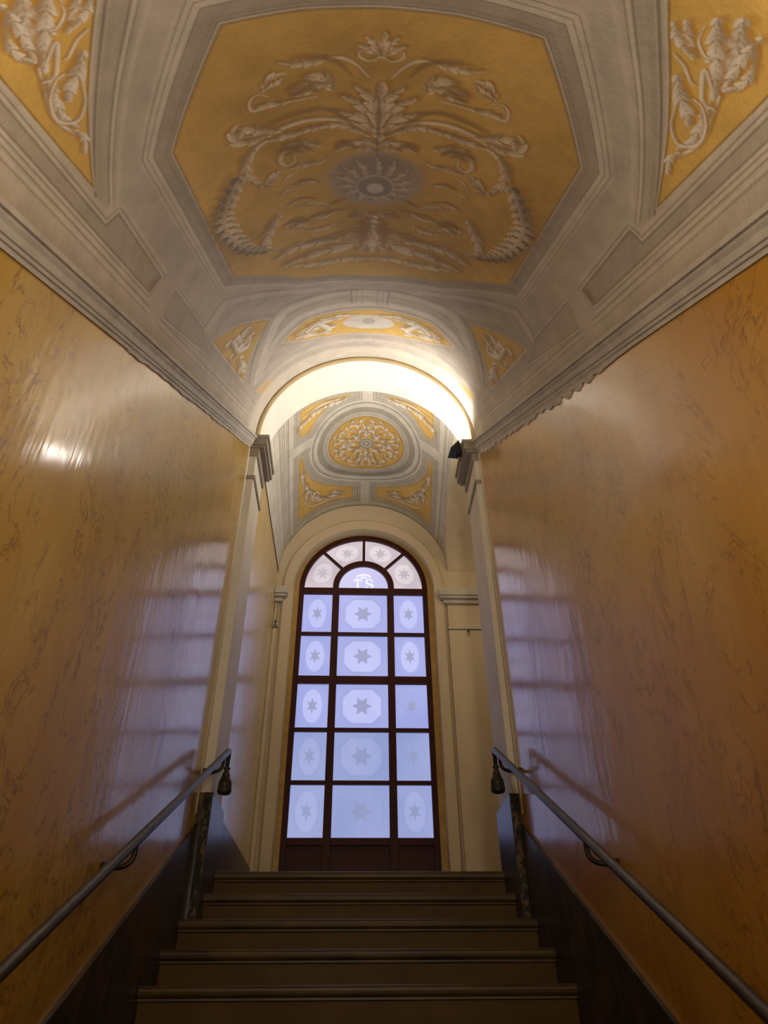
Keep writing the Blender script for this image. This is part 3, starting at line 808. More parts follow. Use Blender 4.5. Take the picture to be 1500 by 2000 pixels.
    for k_ in range(4):
        a = 2 * PI * k_ / 4 + PI / 4
        for s in (1, -1):
            def pp(r, da): return (r * math.cos(a + s * da), CY + r * math.sin(a + s * da))
            for kd, w_, pl in (('T', 0.011, [(0.10, 0.1), (0.18, 0.30), (0.28, 0.42), (0.35, 0.28), (0.32, 0.10), (0.26, 0.14), (0.27, 0.24)]),
                               ('T', 0.010, [(0.12, 0.72), (0.22, 0.62), (0.32, 0.66), (0.38, 0.52)]),
                               ('L', 0.026, [(0.24, 0.42), (0.31, 0.46), (0.36, 0.38)]), ('L', 0.024, [(0.16, 0.30), (0.21, 0.48), (0.19, 0.66)]),
                               ('L', 0.022, [(0.33, 0.60), (0.37, 0.64), (0.39, 0.74)]), ('L', 0.020, [(0.12, 0.2), (0.16, 0.08), (0.22, 0.02)]),
                               ('L', 0.020, [(0.30, 0.12), (0.35, 0.10), (0.39, 0.18)]), ('L', 0.018, [(0.22, 0.70), (0.27, 0.74), (0.30, 0.76)]),
                               ('L', 0.018, [(0.38, 0.45), (0.40, 0.38), (0.39, 0.28)])):
                cv.stroke(kd, w_, [pp(r, da) for r, da in pl], LT, DK, (0.34, 0.20, 0.05), soft=0.004)
        for da in (0, PI / 4):
            cv.stroke('L', 0.024, [(r * math.cos(a + da), CY + r * math.sin(a + da)) for r in (0.10, 0.16, 0.23)], LT, DK, (0.34, 0.20, 0.05), soft=0.004)
    cv.lay(0.9 * (1 - sstep(0.085, 0.093, R)), (0.46, 0.42, 0.36))
    bands(cv, R, [(0.07, 0.085, LN, 0.7), (0.03, 0.042, LN, 0.7)], 0.004)
    TT, YG = np.meshgrid(np.radians(TH), Y)
    TT = np.minimum(TT, np.radians(edge_angle(YG)))
    V = np.stack([X0 + 1.02 * np.sin(TT), YG, 4.53 + 1.03 * np.cos(TT)], -1).reshape(-1, 3)
    o = split_mesh('ceiling', V, cv.c.reshape(-1, 3), nr, nc, lab, {1: 'round_medallion', 2: 'corner_panel', 3: 'corner_panel', 4: 'corner_panel', 5: 'corner_panel'}, 'ceiling', M['paint'])
    o[0].name = 'ceiling_landing'
    tag(o[0], 'painted vault over the upper landing in front of the window', 'ceiling', kind='structure')
    tag(o[1], 'round yellow medallion painted with white rosette leaves')
    tag(o[2], 'yellow corner field, left above the window'); tag(o[3], 'yellow corner field, right above the window')
    tag(o[4], 'yellow corner field, left behind the arch'); tag(o[5], 'yellow corner field, right behind the arch')
build_landing_vault()

# ------------------------------------------------------------------ corridor walls, cornices, skirtings
def corridor_wall(name, s, mat, label):
    ys = [-6.0, YBEND] + [YBEND + (YARCH - YBEND) * i / 24 for i in range(1, 25)]
    v = []
    for y in ys:
        xi = wv(y) + 0.02
        for x in (xi, xi + 0.16):
            v.append((s * x, y, -1.9)); v.append((s * x, y, zsp(y) + 0.02))
    f = []
    for i in range(len(ys) - 1):
        a, b = 4 * i, 4 * i + 4
        f += [(a, b, b + 1, a + 1), (a + 2, a + 3, b + 3, b + 2), (a + 1, b + 1, b + 3, a + 3), (a, a + 2, b + 2, b)]
    f += [(0, 1, 3, 2), (len(v) - 4, len(v) - 2, len(v) - 1, len(v) - 3)]
    mb = MB().add(v, f)
    o = mb.build(name, mat)
    return tag(o, label, 'wall', kind='structure')
wall_l = corridor_wall('wall_left', -1, M['wall'], 'polished ochre marbled stucco wall left of the stairs')
wall_r = corridor_wall('wall_right', 1, M['wall_r'], 'polished amber marbled stucco wall right of the stairs')

def cornice(name, s, label):
    prof = [(-0.02, -0.140), (0.008, -0.140), (0.010, -0.118), (0.018, -0.114), (0.020, -0.098), (0.027, -0.094), (0.030, -0.082), (0.034, -0.060), (0.044, -0.042), (0.045, -0.030), (0.056, -0.026), (0.058, 0.0), (-0.02, 0.004)]
    ys = [-6.0] + [YBEND + (YARCH - 0.02 - YBEND) * i / 260 for i in range(261)]
    v, f = [], []
    n = len(prof)
    for y in ys:
        torn = 0.0
        if s > 0 and 2.0 < y < 4.6:
            k_ = min(1, (y - 2.0) / 0.6)
            torn = k_ * (0.020 + 0.028 * abs(math.sin(y * 14.0 + 2 * math.sin(y * 5))) + 0.010 * math.sin(y * 47))
        elif s < 0 and y > 2.2:
            torn = 0.010 * max(0, math.sin(y * 9)) + 0.004 * math.sin(y * 41)
        for j, (d, z) in enumerate(prof):
            zz = z - (torn if j in (0, 1) else torn * 0.5 if j in (2,) else 0)
            v.append((s * (wv(y) + 0.02 - d), y, zsp(y) + zz))
    for i in range(len(ys) - 1):
        for j in range(n):
            a, b = i * n + j, i * n + (j + 1) % n
            f.append((a, b, b + n, a + n))
    f += [tuple(range(n)), tuple(range(len(v) - n, len(v)))]
    o = MB().add(v, f).build(name, M['grey'])
    return tag(o, label, 'cornice', kind='structure')
cornice('trim_1', -1, 'grey moulded cornice climbing along the left wall')
cornice('trim_2', 1, 'grey moulded cornice with ragged lower edge climbing the right wall')

def skirt(name, s, label):
    """dark stone skirting that climbs with the steps"""
    zt = lambda y: 0.059 + 0.614 * (y - 3.009)
    v, f = [], []
    ys = [-0.1, 1.0, 2.0, 3.0, 4.0, YARCH]
    for y in ys:
        for x in (wv(y), wv(y) + 0.03):
            v += [(s * x, y, max(zt(y) - 0.9, -1.7)), (s * x, y, zt(y))]
    for i in range(len(ys) - 1):
        a, b = 4 * i, 4 * i + 4
        f += [(a, b, b + 1, a + 1), (a + 2, a + 3, b + 3, b + 2), (a + 1, b + 1, b + 3, a + 3), (a, a + 2, b + 2, b)]
    f += [(0, 1, 3, 2), (len(v) - 4, len(v) - 2, len(v) - 1, len(v) - 3)]
    o = MB().add(v, f).build(name, M['stone'])
    return tag(o, label, 'skirting', kind='structure')
skirt('baseboard_left', -1, 'dark veined stone skirting climbing left of the steps')
skirt('baseboard_right', 1, 'dark veined stone skirting climbing right of the steps')

# ------------------------------------------------------------------ arch between stairs and landing
def build_arch():
    C0, ZC, a, h = 0.015, 4.405, 1.0, 1.118
    N = 64
    ring = lambda da: [(C0 + (a + da) * math.sin(t), ZC + (h + da) * math.cos(t)) for t in np.linspace(-PI / 2, PI / 2, N)]
    inn, out = ring(0), ring(0.30)
    v, f = [], []
    for y in (YARCH, YARCH2):
        v += [(x, y, z) for x, z in inn] + [(x, y, z) for x, z in out]
    for i in range(N - 1):
        f += [(i, i + 1, 2 * N + i + 1, 2 * N + i), (N + i, 3 * N + i, 3 * N + i + 1, N + i + 1), (i, N + i, N + i + 1, i + 1), (2 * N + i, 2 * N + i + 1, 3 * N + i + 1, 3 * N + i)]
    f += [(0, 2 * N, 3 * N, N), (N - 1, 2 * N - 1, 4 * N - 1, 3 * N - 1)]
    mb = MB().add(v, f, True)
    o = mb.build('wall_arch', M['white'])
    o.data.polygons.foreach_set('use_smooth', [False] * len(o.data.polygons))
    tag(o, 'white plastered round arch at the head of the stairs', 'arch', kind='structure')
    # tan bead round the front edge
    bd = [(C0 + (a - 0.004) * math.sin(t), YARCH + 0.006, ZC + (h - 0.004) * math.cos(t)) for t in np.linspace(-PI / 2, PI / 2, N)]
    MB().tube(bd, 0.021, 10).build('arch_bead', M['bead'], o)
    for s in (-1, 1):
        xin, xout = 0.965, 1.06
        if s > 0: xin, xout = 0.985, 1.08
        p = MB().box(*sorted((s * xin, s * xout)), YARCH, YARCH2, 1.28, 4.405).build('pilaster', M['pale'], o, 0.004)
        strip = MB().box(*sorted((s * (wv(4.6) + 0.013), s * (wv(4.6) + 0.05))), YARCH - 0.055, YARCH, 1.15, 4.27).build('edge_strip', M['pale'], p)
        # impost block: three stepped mouldings
        cap = MB()
        for dx, z0, z1, dy in ((0.100, 4.365, 4.405, 0.036), (0.086, 4.290, 4.365, 0.030), (0.066, 4.262, 4.290, 0.022), (0.020, 4.170, 4.262, 0.010)):
            cap.box(*sorted((s * (xin - dx), s * (xout))), YARCH - dy, YARCH2 + dy, z0, z1)
        cap.build('impost', M['impost'], o, 0.006)
        MB().box(*sorted((s * (xin - 0.016), s * xout)), YARCH - 0.014, YARCH2 + 0.012, 3.905, 3.945).build('astragal', M['impost'], o, 0.008, 3)
        # dark stone plinth
        MB().box(*sorted((s * (xin - 0.022), s * xout)), YARCH - 0.02, YARCH2 + 0.03, ZA0 + 2 * RISE + 0.0005, 1.285).build('plinth', M['stone'], o, 0.003)
        MB().box(*sorted((s * (xin - 0.020), s * (xin + 0.032))), YARCH - 0.028, YARCH - 0.0195, ZA0 + 2 * RISE + 0.0005, 1.283).build('plinth_face', M['mottled'], o, 0.002)
    return o
arch = build_arch()

# ------------------------------------------------------------------ landing: floor, left wall, end wall with the window opening, space to the right
def slab(name, x0, x1, y0, y1, z0, z1, mat, label, cat, bevel=0):
    return tag(MB().box(x0, x1, y0, y1, z0, z1).build(name, mat, None, bevel), label, cat, kind='structure')
slab('floor_landing', -1.3, 2.75, YA0 + 4 * TREAD + 0.31, YWIN + 0.3, ZL - 0.2, ZL, M['tread'], 'brown stone floor of the upper landing', 'floor')
slab('wall_landing_left', -1.2, -1.0, YARCH2, YB + 0.02, ZL - 0.02, 4.62, M['wall_land'], 'pale ochre stucco wall left of the window landing', 'wall')
slab('baseboard_landing', -1.0, -0.985, YARCH2 + 0.03, YB, ZL, 1.285, M['stone'], 'dark stone skirting along the landing wall', 'skirting')
slab('wall_landing_right', 2.6, 2.75, YARCH2, YB, ZL, 5.1, M['cream'], 'cream wall at the far right of the landing', 'wall')
slab('wall_landing_front', 1.09, 2.6, YARCH2 - 0.2, YARCH2, ZL, 5.1, M['cream'], 'cream wall behind the right arch pilaster', 'wall')
def side_vault():
    v, f = [], []
    ys = np.linspace(YARCH2 - 0.02, YB + 0.02, 60)
    for y in ys:
        t = math.radians(float(edge_angle(y)))
        xe, ze = X0 + 1.02 * math.sin(t), 4.53 + 1.03 * math.cos(t)
        for x in (xe, 1.3, 2.0, 2.75): v.append((x, y, ze))
    for i in range(len(ys) - 1):
        for j in range(3):
            a = 4 * i + j
            f.append((a, a + 1, a + 5, a + 4))
    o = mesh('ceiling_side', v, f, M['cream'], None, True)
    tag(o, 'plain cream vault of the side passage right of the landing', 'ceiling', kind='structure')
side_vault()
WS = YWIN / YB                      # the window plane lies a little behind the wall face
CXO, RO, ZO = 0.035, 0.832, 4.325   # opening in the end wall
def build_end_wall():
    N = 48
    arc = [(CXO + RO * math.cos(t), ZO + RO * math.sin(t)) for t in np.linspace(PI, 0, N)]
    x0, x1, z0, z1 = -1.3, 2.75, ZL - 0.1, 6.75
    front = [(x0, z0), (CXO - RO, z0)] + arc + [(CXO + RO, z0), (x1, z0), (x1, z1), (x0, z1)]
    v, f = [], []
    # wall face built as quads around the opening
    def quad(y):
        b = len(v)
        v.extend([(x0, y, z0), (CXO - RO, y, z0), (CXO - RO, y, ZO), (x0, y, ZO), (CXO + RO, y, z0), (x1, y, z0), (x1, y, ZO), (CXO + RO, y, ZO)])
        f.extend([(b, b + 1, b + 2, b + 3), (b + 4, b + 5, b + 6, b + 7)])
        b = len(v)
        v.extend([(x, y, z) for x, z in arc])
        v.extend([(x0 + (x1 - x0) * i / (N - 1) if 0 < i < N - 1 else (x0 if i == 0 else x1), y, z1) for i in range(N)])
        for i in range(N - 1):
            f.append((b + i, b + i + 1, b + N + i + 1, b + N + i))
        f.append((b, b + N, b - 5))            # left shoulder
        f.append((b + N - 1, b - 2, b + 2 * N - 1))
    quad(YB)
    # reveal
    path = [(CXO - RO, z0)] + arc + [(CXO + RO, z0)]
    b = len(v)
    v += [(x, YB, z) for x, z in path] + [(x, YWIN + 0.12, z) for x, z in path]
    n = len(path)
    f += [(b + i, b + n + i, b + n + i + 1, b + i + 1) for i in range(n - 1)]
    o = mesh('wall_end', v, f, M['cream'])
    tag(o, 'cream plastered end wall with the arched window opening', 'wall', kind='structure')
    # raised archivolt and jamb bands around the opening
    R2 = 0.945
    a1 = [(CXO + (RO + 0.003) * math.cos(t), ZO + (RO + 0.003) * math.sin(t)) for t in np.linspace(PI, 0, N)]
    a2 = [(CXO + R2 * math.cos(t), ZO + R2 * math.sin(t) * 1.03) for t in np.linspace(PI, 0, N)]
    p1 = [(CXO - RO - .003, ZL)] + a1 + [(CXO + RO + .003, ZL)]; p2 = [(CXO - R2, ZL)] + a2 + [(CXO + R2, ZL)]
    v = []; f = []; n = len(p1)
    for y in (YB - 0.034, YB + 0.01):
        v += [(x, y, z) for x, z in p1] + [(x, y, z) for x, z in p2]
    for i in range(n - 1):
        f += [(i, n + i, n + i + 1, i + 1), (2 * n + i, 2 * n + i + 1, 3 * n + i + 1, 3 * n + i), (i, i + 1, 2 * n + i + 1, 2 * n + i), (n + i, 3 * n + i, 3 * n + i + 1, n + i + 1)]
    MB().add(v, f).build('archivolt', M['cream'], o)
    ed = [(CXO - R2, YB - 0.034, ZL)] + [(x, YB - 0.034, z) for x, z in a2] + [(CXO + R2, YB - 0.034, ZL)]
    MB().tube(ed, 0.007, 8).build('archivolt_edge', M['bead'], o)
    # pilasters and impost mouldings either side of the window
    for s, xa, xb in ((1, 1.012, 1.66), (-1, 0.955, 0.998)):
        lo, hi = sorted((s * xa, s * xb))
        MB().box(lo, hi, YB - 0.035, YB + 0.02, ZL, 3.76).build('pilaster', M['cream'], o, 0.003)
        lo, hi = sorted((s * (xa - 0.012), s * xb))
        MB().box(lo, hi, YB - 0.052, YB + 0.02, 3.765, 3.795).build('astragal', M['impost'] if s < 0 else M['grey'], o, 0.004)
        lo, hi = sorted((s * (xa + 0.003), s * xb))
        MB().box(lo, hi, YB - 0.03, YB + 0.02, 3.795, 4.09).build('pilaster_neck', M['cream'], o, 0.003)
        mb = MB()
        for g, dy, z0_, z1_ in ((0.045, 0.075, 4.09, 4.135), (0.085, 0.12, 4.135, 4.165), (0.10, 0.14, 4.165, 4.255)):
            lo, hi = sorted((s * (xa - g), s * xb))
            mb.box(lo, hi, YB - dy, YB + 0.02, z0_, z1_)
        mb.build('impost', M['grey'], o, 0.004)
    return o
end_wall = build_end_wall()

# lower hall behind the viewer
slab('floor', -1.7, 1.7, -6.2, 0.92, ZHALL - 0.15, ZHALL, M['tread'], 'brown stone floor at the foot of the stairs', 'floor')
slab('wall_back', -1.7, 1.7, -6.15, -6.0, ZHALL - 0.1, 3.0, M['hall'], 'plain plaster wall behind the foot of the stairs', 'wall')
def hall_vault():
    v, f = [], []
    ys = [-6.0, -3.0, -1.2, YBEND + 0.03]; N = 40
    for y in ys:
        for t in np.linspace(-PI / 2, PI / 2, N):
            v.append((0.01 + wv(y) * math.sin(t), y, zsp(y) + 0.02 * (y < 0) + HV * math.cos(t)))
    for i in range(len(ys) - 1):
        for j in range(N - 1):
            a = i * N + j
            f.append((a, a + 1, a + N + 1, a + N))
    o = mesh('ceiling_hall', v, f, M['hall'], None, True)
    tag(o, 'plain plaster vault over the foot of the stairs', 'ceiling', kind='structure')
hall_vault()

# ------------------------------------------------------------------ steps
def build_stairs():
    root = empty('staircase', (0, YA0 - 11 * TREAD, ZHALL))
    tag(root, 'brown stone steps climbing from the hall to the landing', 'stairs', kind='structure')
    for i in range(-10, 5):
        y, z = YA0 + i * TREAD, ZA0 + i * RISE
        last = i == 4
        yb = y + TREAD + 0.045
        if i >= 3:
            hl_ = lambda Y: -0.942
            hr_ = lambda Y: 0.962
        else:
            hl_ = lambda Y: -wv(Y) + 0.001
            hr_ = lambda Y: wv(Y) - 0.001
        prof = [(y + 0.016, z), (y + 0.006, z - 0.004), (y + 0.001, z - 0.013), (y, z - 0.024), (y + 0.002, z - 0.036), (y + 0.009, z - 0.046), (y + 0.02, z - 0.05), (yb, z - 0.05), (yb, z)]
        n = len(prof)
        v = [(hl_(a), a, b) for a, b in prof] + [(hr_(a), a, b) for a, b in prof]
        f = [tuple(range(n)), tuple(range(n, 2 * n))] + [(k, (k + 1) % n, n + (k + 1) % n, n + k) for k in range(n)]
        t = MB().add(v, f).build('tread', M['tread'], root)
        # small fillet under the nosing
        fl = [(y + 0.016, z - 0.050), (y + 0.015, z - 0.060), (y + 0.028, z - 0.064), (y + 0.04, z - 0.050)]
        v = [(hl_(a), a, b) for a, b in fl] + [(hr_(a), a, b) for a, b in fl]
        MB().add(v, [(0, 1, 2, 3), (4, 5, 6, 7), (0, 1, 5, 4), (1, 2, 6, 5), (2, 3, 7, 6), (3, 0, 4, 7)]).build('nosing_fillet', M['tread'], t)
        rs = [(y + 0.030, z - RISE), (y + 0.030, z - 0.051), (y + 0.10, z - 0.051), (y + 0.10, z - RISE)]
        v = [(hl_(a), a, b) for a, b in rs] + [(hr_(a), a, b) for a, b in rs]
        MB().add(v, [(0, 1, 2, 3), (4, 5, 6, 7), (0, 1, 5, 4), (1, 2, 6, 5), (2, 3, 7, 6), (3, 0, 4, 7)]).build('riser', M['riser'], root)
build_stairs()

# ------------------------------------------------------------------ arched window
def build_window():
    fx = lambda X: -0.0498 + (X + 0.0498) * WS
    fz = lambda Z: Z * WS
    CX, ZS = fx(0.029), fz(4.297)
    RG, RF = 0.70 * WS, 0.757 * WS          # glass edge, outer edge of the wooden frame
    root = empty('window_1', (CX, YWIN, ZL))
    tag(root, 'tall arched window with mahogany frame and etched frosted panes', 'window', kind='structure')
    y0, y1 = YWIN - 0.035, YWIN + 0.04
    N = 40
    def archring(r0, r1, ya, yb, zb, name, mat, half=PI, par=root, bev=0.003, cz=ZS, legs=True):
        a = [(CX + r0 * math.cos(t), cz + r0 * math.sin(t)) for t in np.linspace(PI, 0, N)]
        b = [(CX + r1 * math.cos(t), cz + r1 * math.sin(t)) for t in np.linspace(PI, 0, N)]
        if legs:
            a = [(CX - r0, zb)] + a + [(CX + r0, zb)]; b = [(CX - r1, zb)] + b + [(CX + r1, zb)]
        n = len(a)
        v = []; f = []
        for y in (ya, yb):
            v += [(x, y, z) for x, z in a] + [(x, y, z) for x, z in b]
        for i in range(n - 1):
            f += [(i, n + i, n + i + 1, i + 1), (2 * n + i, 2 * n + i + 1, 3 * n + i + 1, 3 * n + i), (i, i + 1, 2 * n + i + 1, 2 * n + i), (n + i, 3 * n + i, 3 * n + i + 1, n + i + 1)]
        f += [(0, 2 * n, 3 * n, n), (n - 1, 2 * n - 1, 4 * n - 1, 3 * n - 1)]
        return MB().add(v, f).build(name, mat, par)
    archring(RF, 0.87, y0 - 0.012, y1 + 0.05, ZL, 'marble_surround', M['gold'])
    archring(RG, RF + 0.001, y0, y1, ZL, 'frame', M['wood'])
    mulls = [(fx(-0.333), fx(-0.254)), (fx(0.308), fx(0.386))]
    zr = [(fz(4.221), fz(4.302)), (fz(3.682), fz(3.722)), (fz(3.104), fz(3.193)), (fz(2.575), fz(2.617)), (fz(2.042), fz(2.083))]
    XL, XR = CX - RG, CX + RG
    for a, b in mulls:
        MB().box(a, b, y0 + 0.004, y1 - 0.004, ZL, fz(4.24)).build('mullion', M['wood'], root, 0.004)
    cols = [(XL, mulls[0][0]), (mulls[0][1], mulls[1][0]), (mulls[1][1], XR)]
    MB().box(XL - 0.002, XR + 0.002, y0 + 0.002, y1 - 0.002, *zr[0]).build('transom', M['wood'], root, 0.005)
    for a, b in zr[1:]:
        for c0, c1 in cols:
            MB().box(c0 - 0.002, c1 + 0.002, y0 + 0.008, y1 - 0.008, a, b).build('glazing_bar', M['wood'], root, 0.004)
    # lower rail and wood panels
    for c0, c1 in cols:
        MB().box(c0 - 0.002, c1 + 0.002, y0 + 0.002, y1 - 0.002, fz(1.483), fz(1.552)).build('lower_rail', M['wood'], root, 0.006)
        MB().box(c0 - 0.002, c1 + 0.002, y0 + 0.035, y1 - 0.01, ZL, fz(1.49)).build('kick_panel', M['wood'], root, 0.003)
    # fan: inner arch and spokes
    RI0, RI1 = 0.292 * WS, 0.362 * WS
    ZI = zr[0][1] - 0.004
    archring(RI0, RI1, y0 + 0.004, y1 - 0.004, ZI, 'inner_arch', M['wood'], cz=ZI + 0.025)
    for t in (45, 90, 135):
        a = math.radians(t)
        d = Vector((math.cos(a), 0, math.sin(a))); nrm = Vector((-math.sin(a), 0, math.cos(a))) * 0.016
        c = Vector((CX, 0, ZI + 0.02))
        p = [c + d * (RI1 - 0.01) + nrm, c + d * (RG + 0.01) + nrm, c + d * (RG + 0.01) - nrm, c + d * (RI1 - 0.01) - nrm]
        MB().prism([(q.x, q.z) for q in p], 'y', y0 + 0.008, y1 - 0.008).build('spoke', M['wood'], root)
    # glass
    yg = YWIN + 0.006
    g_top = mat_pane('frosted_glass_upper', (0.30, 0.33, 0.69), (0.40, 0.42, 0.77))
    g_mid = mat_pane('frosted_glass_middle', (0.27, 0.31, 0.66), (0.36, 0.40, 0.74))
    g_low = mat_pane('frosted_glass_lower', (0.23, 0.285, 0.56), (0.31, 0.36, 0.63))
    g_fan = mat_pane('frosted_glass_fan', (0.46, 0.38, 0.44), (0.64, 0.54, 0.58), 2.6)
    g_field = mat_pane('etched_field', (0.42, 0.45, 0.79), (0.50, 0.53, 0.86))
    g_field_low = mat_pane('etched_field_lower', (0.28, 0.335, 0.61), (0.35, 0.40, 0.67))
    g_fieldfan = mat_pane('etched_field_fan', (0.58, 0.50, 0.54), (0.78, 0.69, 0.69), 2.6)
    g_star = mat_pane('etched_star', (0.27, 0.285, 0.49), (0.31, 0.325, 0.53))
    g_star_low = mat_pane('etched_star_lower', (0.22, 0.27, 0.48), (0.26, 0.31, 0.52))
    g_starfan = mat_pane('etched_star_fan', (0.44, 0.37, 0.43), (0.50, 0.42, 0.47))
    g_mark = mat_pane('etched_monogram', (0.80, 0.80, 0.95), (0.84, 0.84, 0.97))
    def flat(name, pts, dy, mat, par, th=0.002):
        return MB().prism(pts, 'y', yg - dy - th, yg - dy).build(name, mat, par)
    def star(cx, cz, rx, rz, ph, inner=0.52, k=6):
        out = []
        for i in range(2 * k):
            r = 1 if i % 2 == 0 else inner
            a = ph + PI * i / k
            out.append((cx + rx * r * math.cos(a), cz + rz * r * math.sin(a)))
        return out
    def octo(cx, cz, a, b, ch):
        return [(cx - a + ch, cz - b), (cx + a - ch, cz - b), (cx + a, cz - b + ch), (cx + a, cz + b - ch), (cx + a - ch, cz + b), (cx - a + ch, cz + b), (cx - a, cz + b - ch), (cx - a, cz - b + ch)]
    def oval(cx, cz, a, b, n=28): return [(cx + a * math.cos(2 * PI * i / n), cz + b * math.sin(2 * PI * i / n)) for i in range(n)]
    def outline(pts, pts2, dy, mat, par, name):
        n = len(pts); v = []; f = []
        for y in (yg - dy - 0.0015, yg - dy):
            v += [(x, y, z) for x, z in pts] + [(x, y, z) for x, z in pts2]
        for i in range(n):
            j = (i + 1) % n
            f += [(i, j, n + j, n + i), (2 * n + i, 3 * n + i, 3 * n + j, 2 * n + j), (i, 2 * n + i, 2 * n + j, j), (n + i, n + j, 3 * n + j, 3 * n + i)]
        return MB().add(v, f).build(name, mat, par)
    rows = [(zr[1][1], zr[0][0]), (zr[2][1], zr[1][0]), (zr[3][1], zr[2][0]), (zr[4][1], zr[3][0]), (fz(1.552), zr[4][0])]
    for ri, (za, zb) in enumerate(rows):
        gm = (g_top, g_mid, g_mid, g_low, g_low)[ri]
        low = ri >= 3
        for ci, (c0, c1) in enumerate(cols):
            p = MB().box(c0 - 0.004, c1 + 0.004, yg, yg + 0.006, za - 0.004, zb + 0.004).build('pane', gm, root)
            cx, cz = (c0 + c1) / 2, (za + zb) / 2
            fm, sm = (g_field_low, g_star_low) if low else (g_field, g_star)
            if ci == 1:
                if ri == 4: fm = g_low
                flat('etched_octagon', octo(cx, cz, 0.205, 0.185, 0.095), 0.001, fm, p)
                outline(octo(cx, cz, 0.222, 0.20, 0.10), octo(cx, cz, 0.228, 0.206, 0.102), 0.0005, sm, p, 'etched_border')
                flat('etched_star', star(cx, cz, 0.112, 0.112, 0), 0.004, sm, p)
            else:
                if (ri, ci) in ((2, 2), (3, 2)): fm = gm
                flat('etched_oval', oval(cx, cz, 0.105, 0.19), 0.001, fm, p)
                outline(oval(cx, cz, 0.122, 0.212), oval(cx, cz, 0.127, 0.217), 0.0005, sm if low else g_top, p, 'etched_border')
                flat('etched_star', star(cx, cz, 0.066, 0.095, PI / 2, 0.45), 0.004, sm, p)
    # fan panes
    for k in range(4):
        t0, t1 = math.radians(45 * k), math.radians(45 * (k + 1))
        ts = np.linspace(t0, t1, 12)
        c = (CX, ZI + 0.02)
        pts = [(c[0] + (RG + 0.006) * math.cos(t), c[1] + (RG - 0.014 if 1 <= k <= 2 else RG + 0.0) * math.sin(t)) for t in ts] + [(c[0] + (RI1 - 0.006) * math.cos(t), c[1] + (RI1 - 0.006) * math.sin(t)) for t in ts[::-1]]
        p = flat('pane', pts, -0.006, g_fan, root, 0.006)
        tm = (t0 + t1) / 2; rm = (RG + RI1) / 2
        ox, oz = c[0] + rm * math.cos(tm), c[1] + rm * math.sin(tm)
        ov = []
        for i in range(24):
            q = 2 * PI * i / 24
            r = rm + 0.115 * math.sin(q); tt = tm + 0.26 * math.cos(q)
            ov.append((c[0] + r * math.cos(tt), c[1] + r * math.sin(tt)))
        flat('etched_oval', ov, 0.001, g_fieldfan, p)
        flat('etched_star', star(ox, oz, 0.085, 0.095, PI / 2, 0.42, 7), 0.004, g_starfan, p)
    # lunette with the crowned monogram
    ts = np.linspace(0, PI, 28)
    zc = ZI + 0.025
    pts = [(CX + (RI0 + 0.006) * math.cos(t), zc + (RI0 + 0.006) * math.sin(t)) for t in ts] + [(CX - RI0 - 0.006, ZI - 0.006), (CX + RI0 + 0.006, ZI - 0.006)]
    lun = flat('pane', pts, -0.006, mat_pane('frosted_glass_lunette', (0.47, 0.47, 0.76), (0.58, 0.55, 0.80)), root, 0.006)
    zb = ZI + 0.012; H = 0.135
    x = CX - 0.115
    T = MB()
    for bx in ((x + 0.034, x + 0.056, zb, zb + H), (x - 0.002, x + 0.092, zb + H - 0.016, zb + H), (x + 0.018, x + 0.072, zb, zb + 0.010), (x - 0.002, x + 0.008, zb + H - 0.038, zb + H), (x + 0.082, x + 0.092, zb + H - 0.038, zb + H)):
        T.box(bx[0], bx[1], yg - 0.005, yg - 0.003, bx[2], bx[3])
    T.build('letter_t', g_mark, lun)
    sx, sz = CX + 0.072, zb + H / 2
    cl = catmull([(0.036, 0.036), (0.022, 0.060), (-0.010, 0.064), (-0.036, 0.046), (-0.034, 0.020), (-0.006, 0.003), (0.026, -0.012), (0.040, -0.034), (0.022, -0.060), (-0.012, -0.064), (-0.036, -0.046), (-0.040, -0.032)], 60)
    tg = np.gradient(cl, axis=0); tg /= np.linalg.norm(tg, axis=1)[:, None]
    nn = np.stack([-tg[:, 1], tg[:, 0]], 1)
    wd = 0.0055 + 0.008 * np.sin(np.linspace(0, PI, len(cl))) ** 2
    a, b = cl + nn * wd[:, None], cl - nn * wd[:, None]
    n = len(cl); v = []; f = []
    for y in (yg - 0.005, yg - 0.003):
        v += [(sx + q[0], y, sz + q[1]) for q in a] + [(sx + q[0], y, sz + q[1]) for q in b]
    for i in range(n - 1):
        f += [(i, i + 1, n + i + 1, n + i), (2 * n + i, 3 * n + i, 3 * n + i + 1, 2 * n + i + 1)]
    S = MB().add(v, f)
    S.box(sx + 0.030, sx + 0.040, yg - 0.005, yg - 0.003, sz + 0.026, sz + 0.064)
    S.box(sx - 0.044, sx - 0.034, yg - 0.005, yg - 0.003, sz - 0.064, sz - 0.022)
    S.build('letter_s', g_mark, lun)
    cz = zb + H + 0.022
    K = MB()
    def halfring(cx_, cz_, r0x, r0z, r1x, r1z):
        tt = np.linspace(0, PI, 18)
        o_ = [(cx_ + r1x * math.cos(t), cz_ + r1z * math.sin(t)) for t in tt] + [(cx_ + r0x * math.cos(t), cz_ + r0z * math.sin(t)) for t in tt[::-1]]
        n_ = 18; v_ = []; f_ = []
        for y in (yg - 0.005, yg - 0.003): v_ += [(p_[0], y, p_[1]) for p_ in o_]
        for i in range(n_ - 1):
            j = 2 * n_ - 1 - i
            f_.append((i, i + 1, j - 1, j)); f_.append((2 * n_ + i, 2 * n_ + j, 2 * n_ + j - 1, 2 * n_ + i + 1))
        K.add(v_, f_)
    halfring(CX, cz, 0.075, 0.034, 0.092, 0.050)
    halfring(CX, cz - 0.006, 0.001, 0.001, 0.050, 0.024)
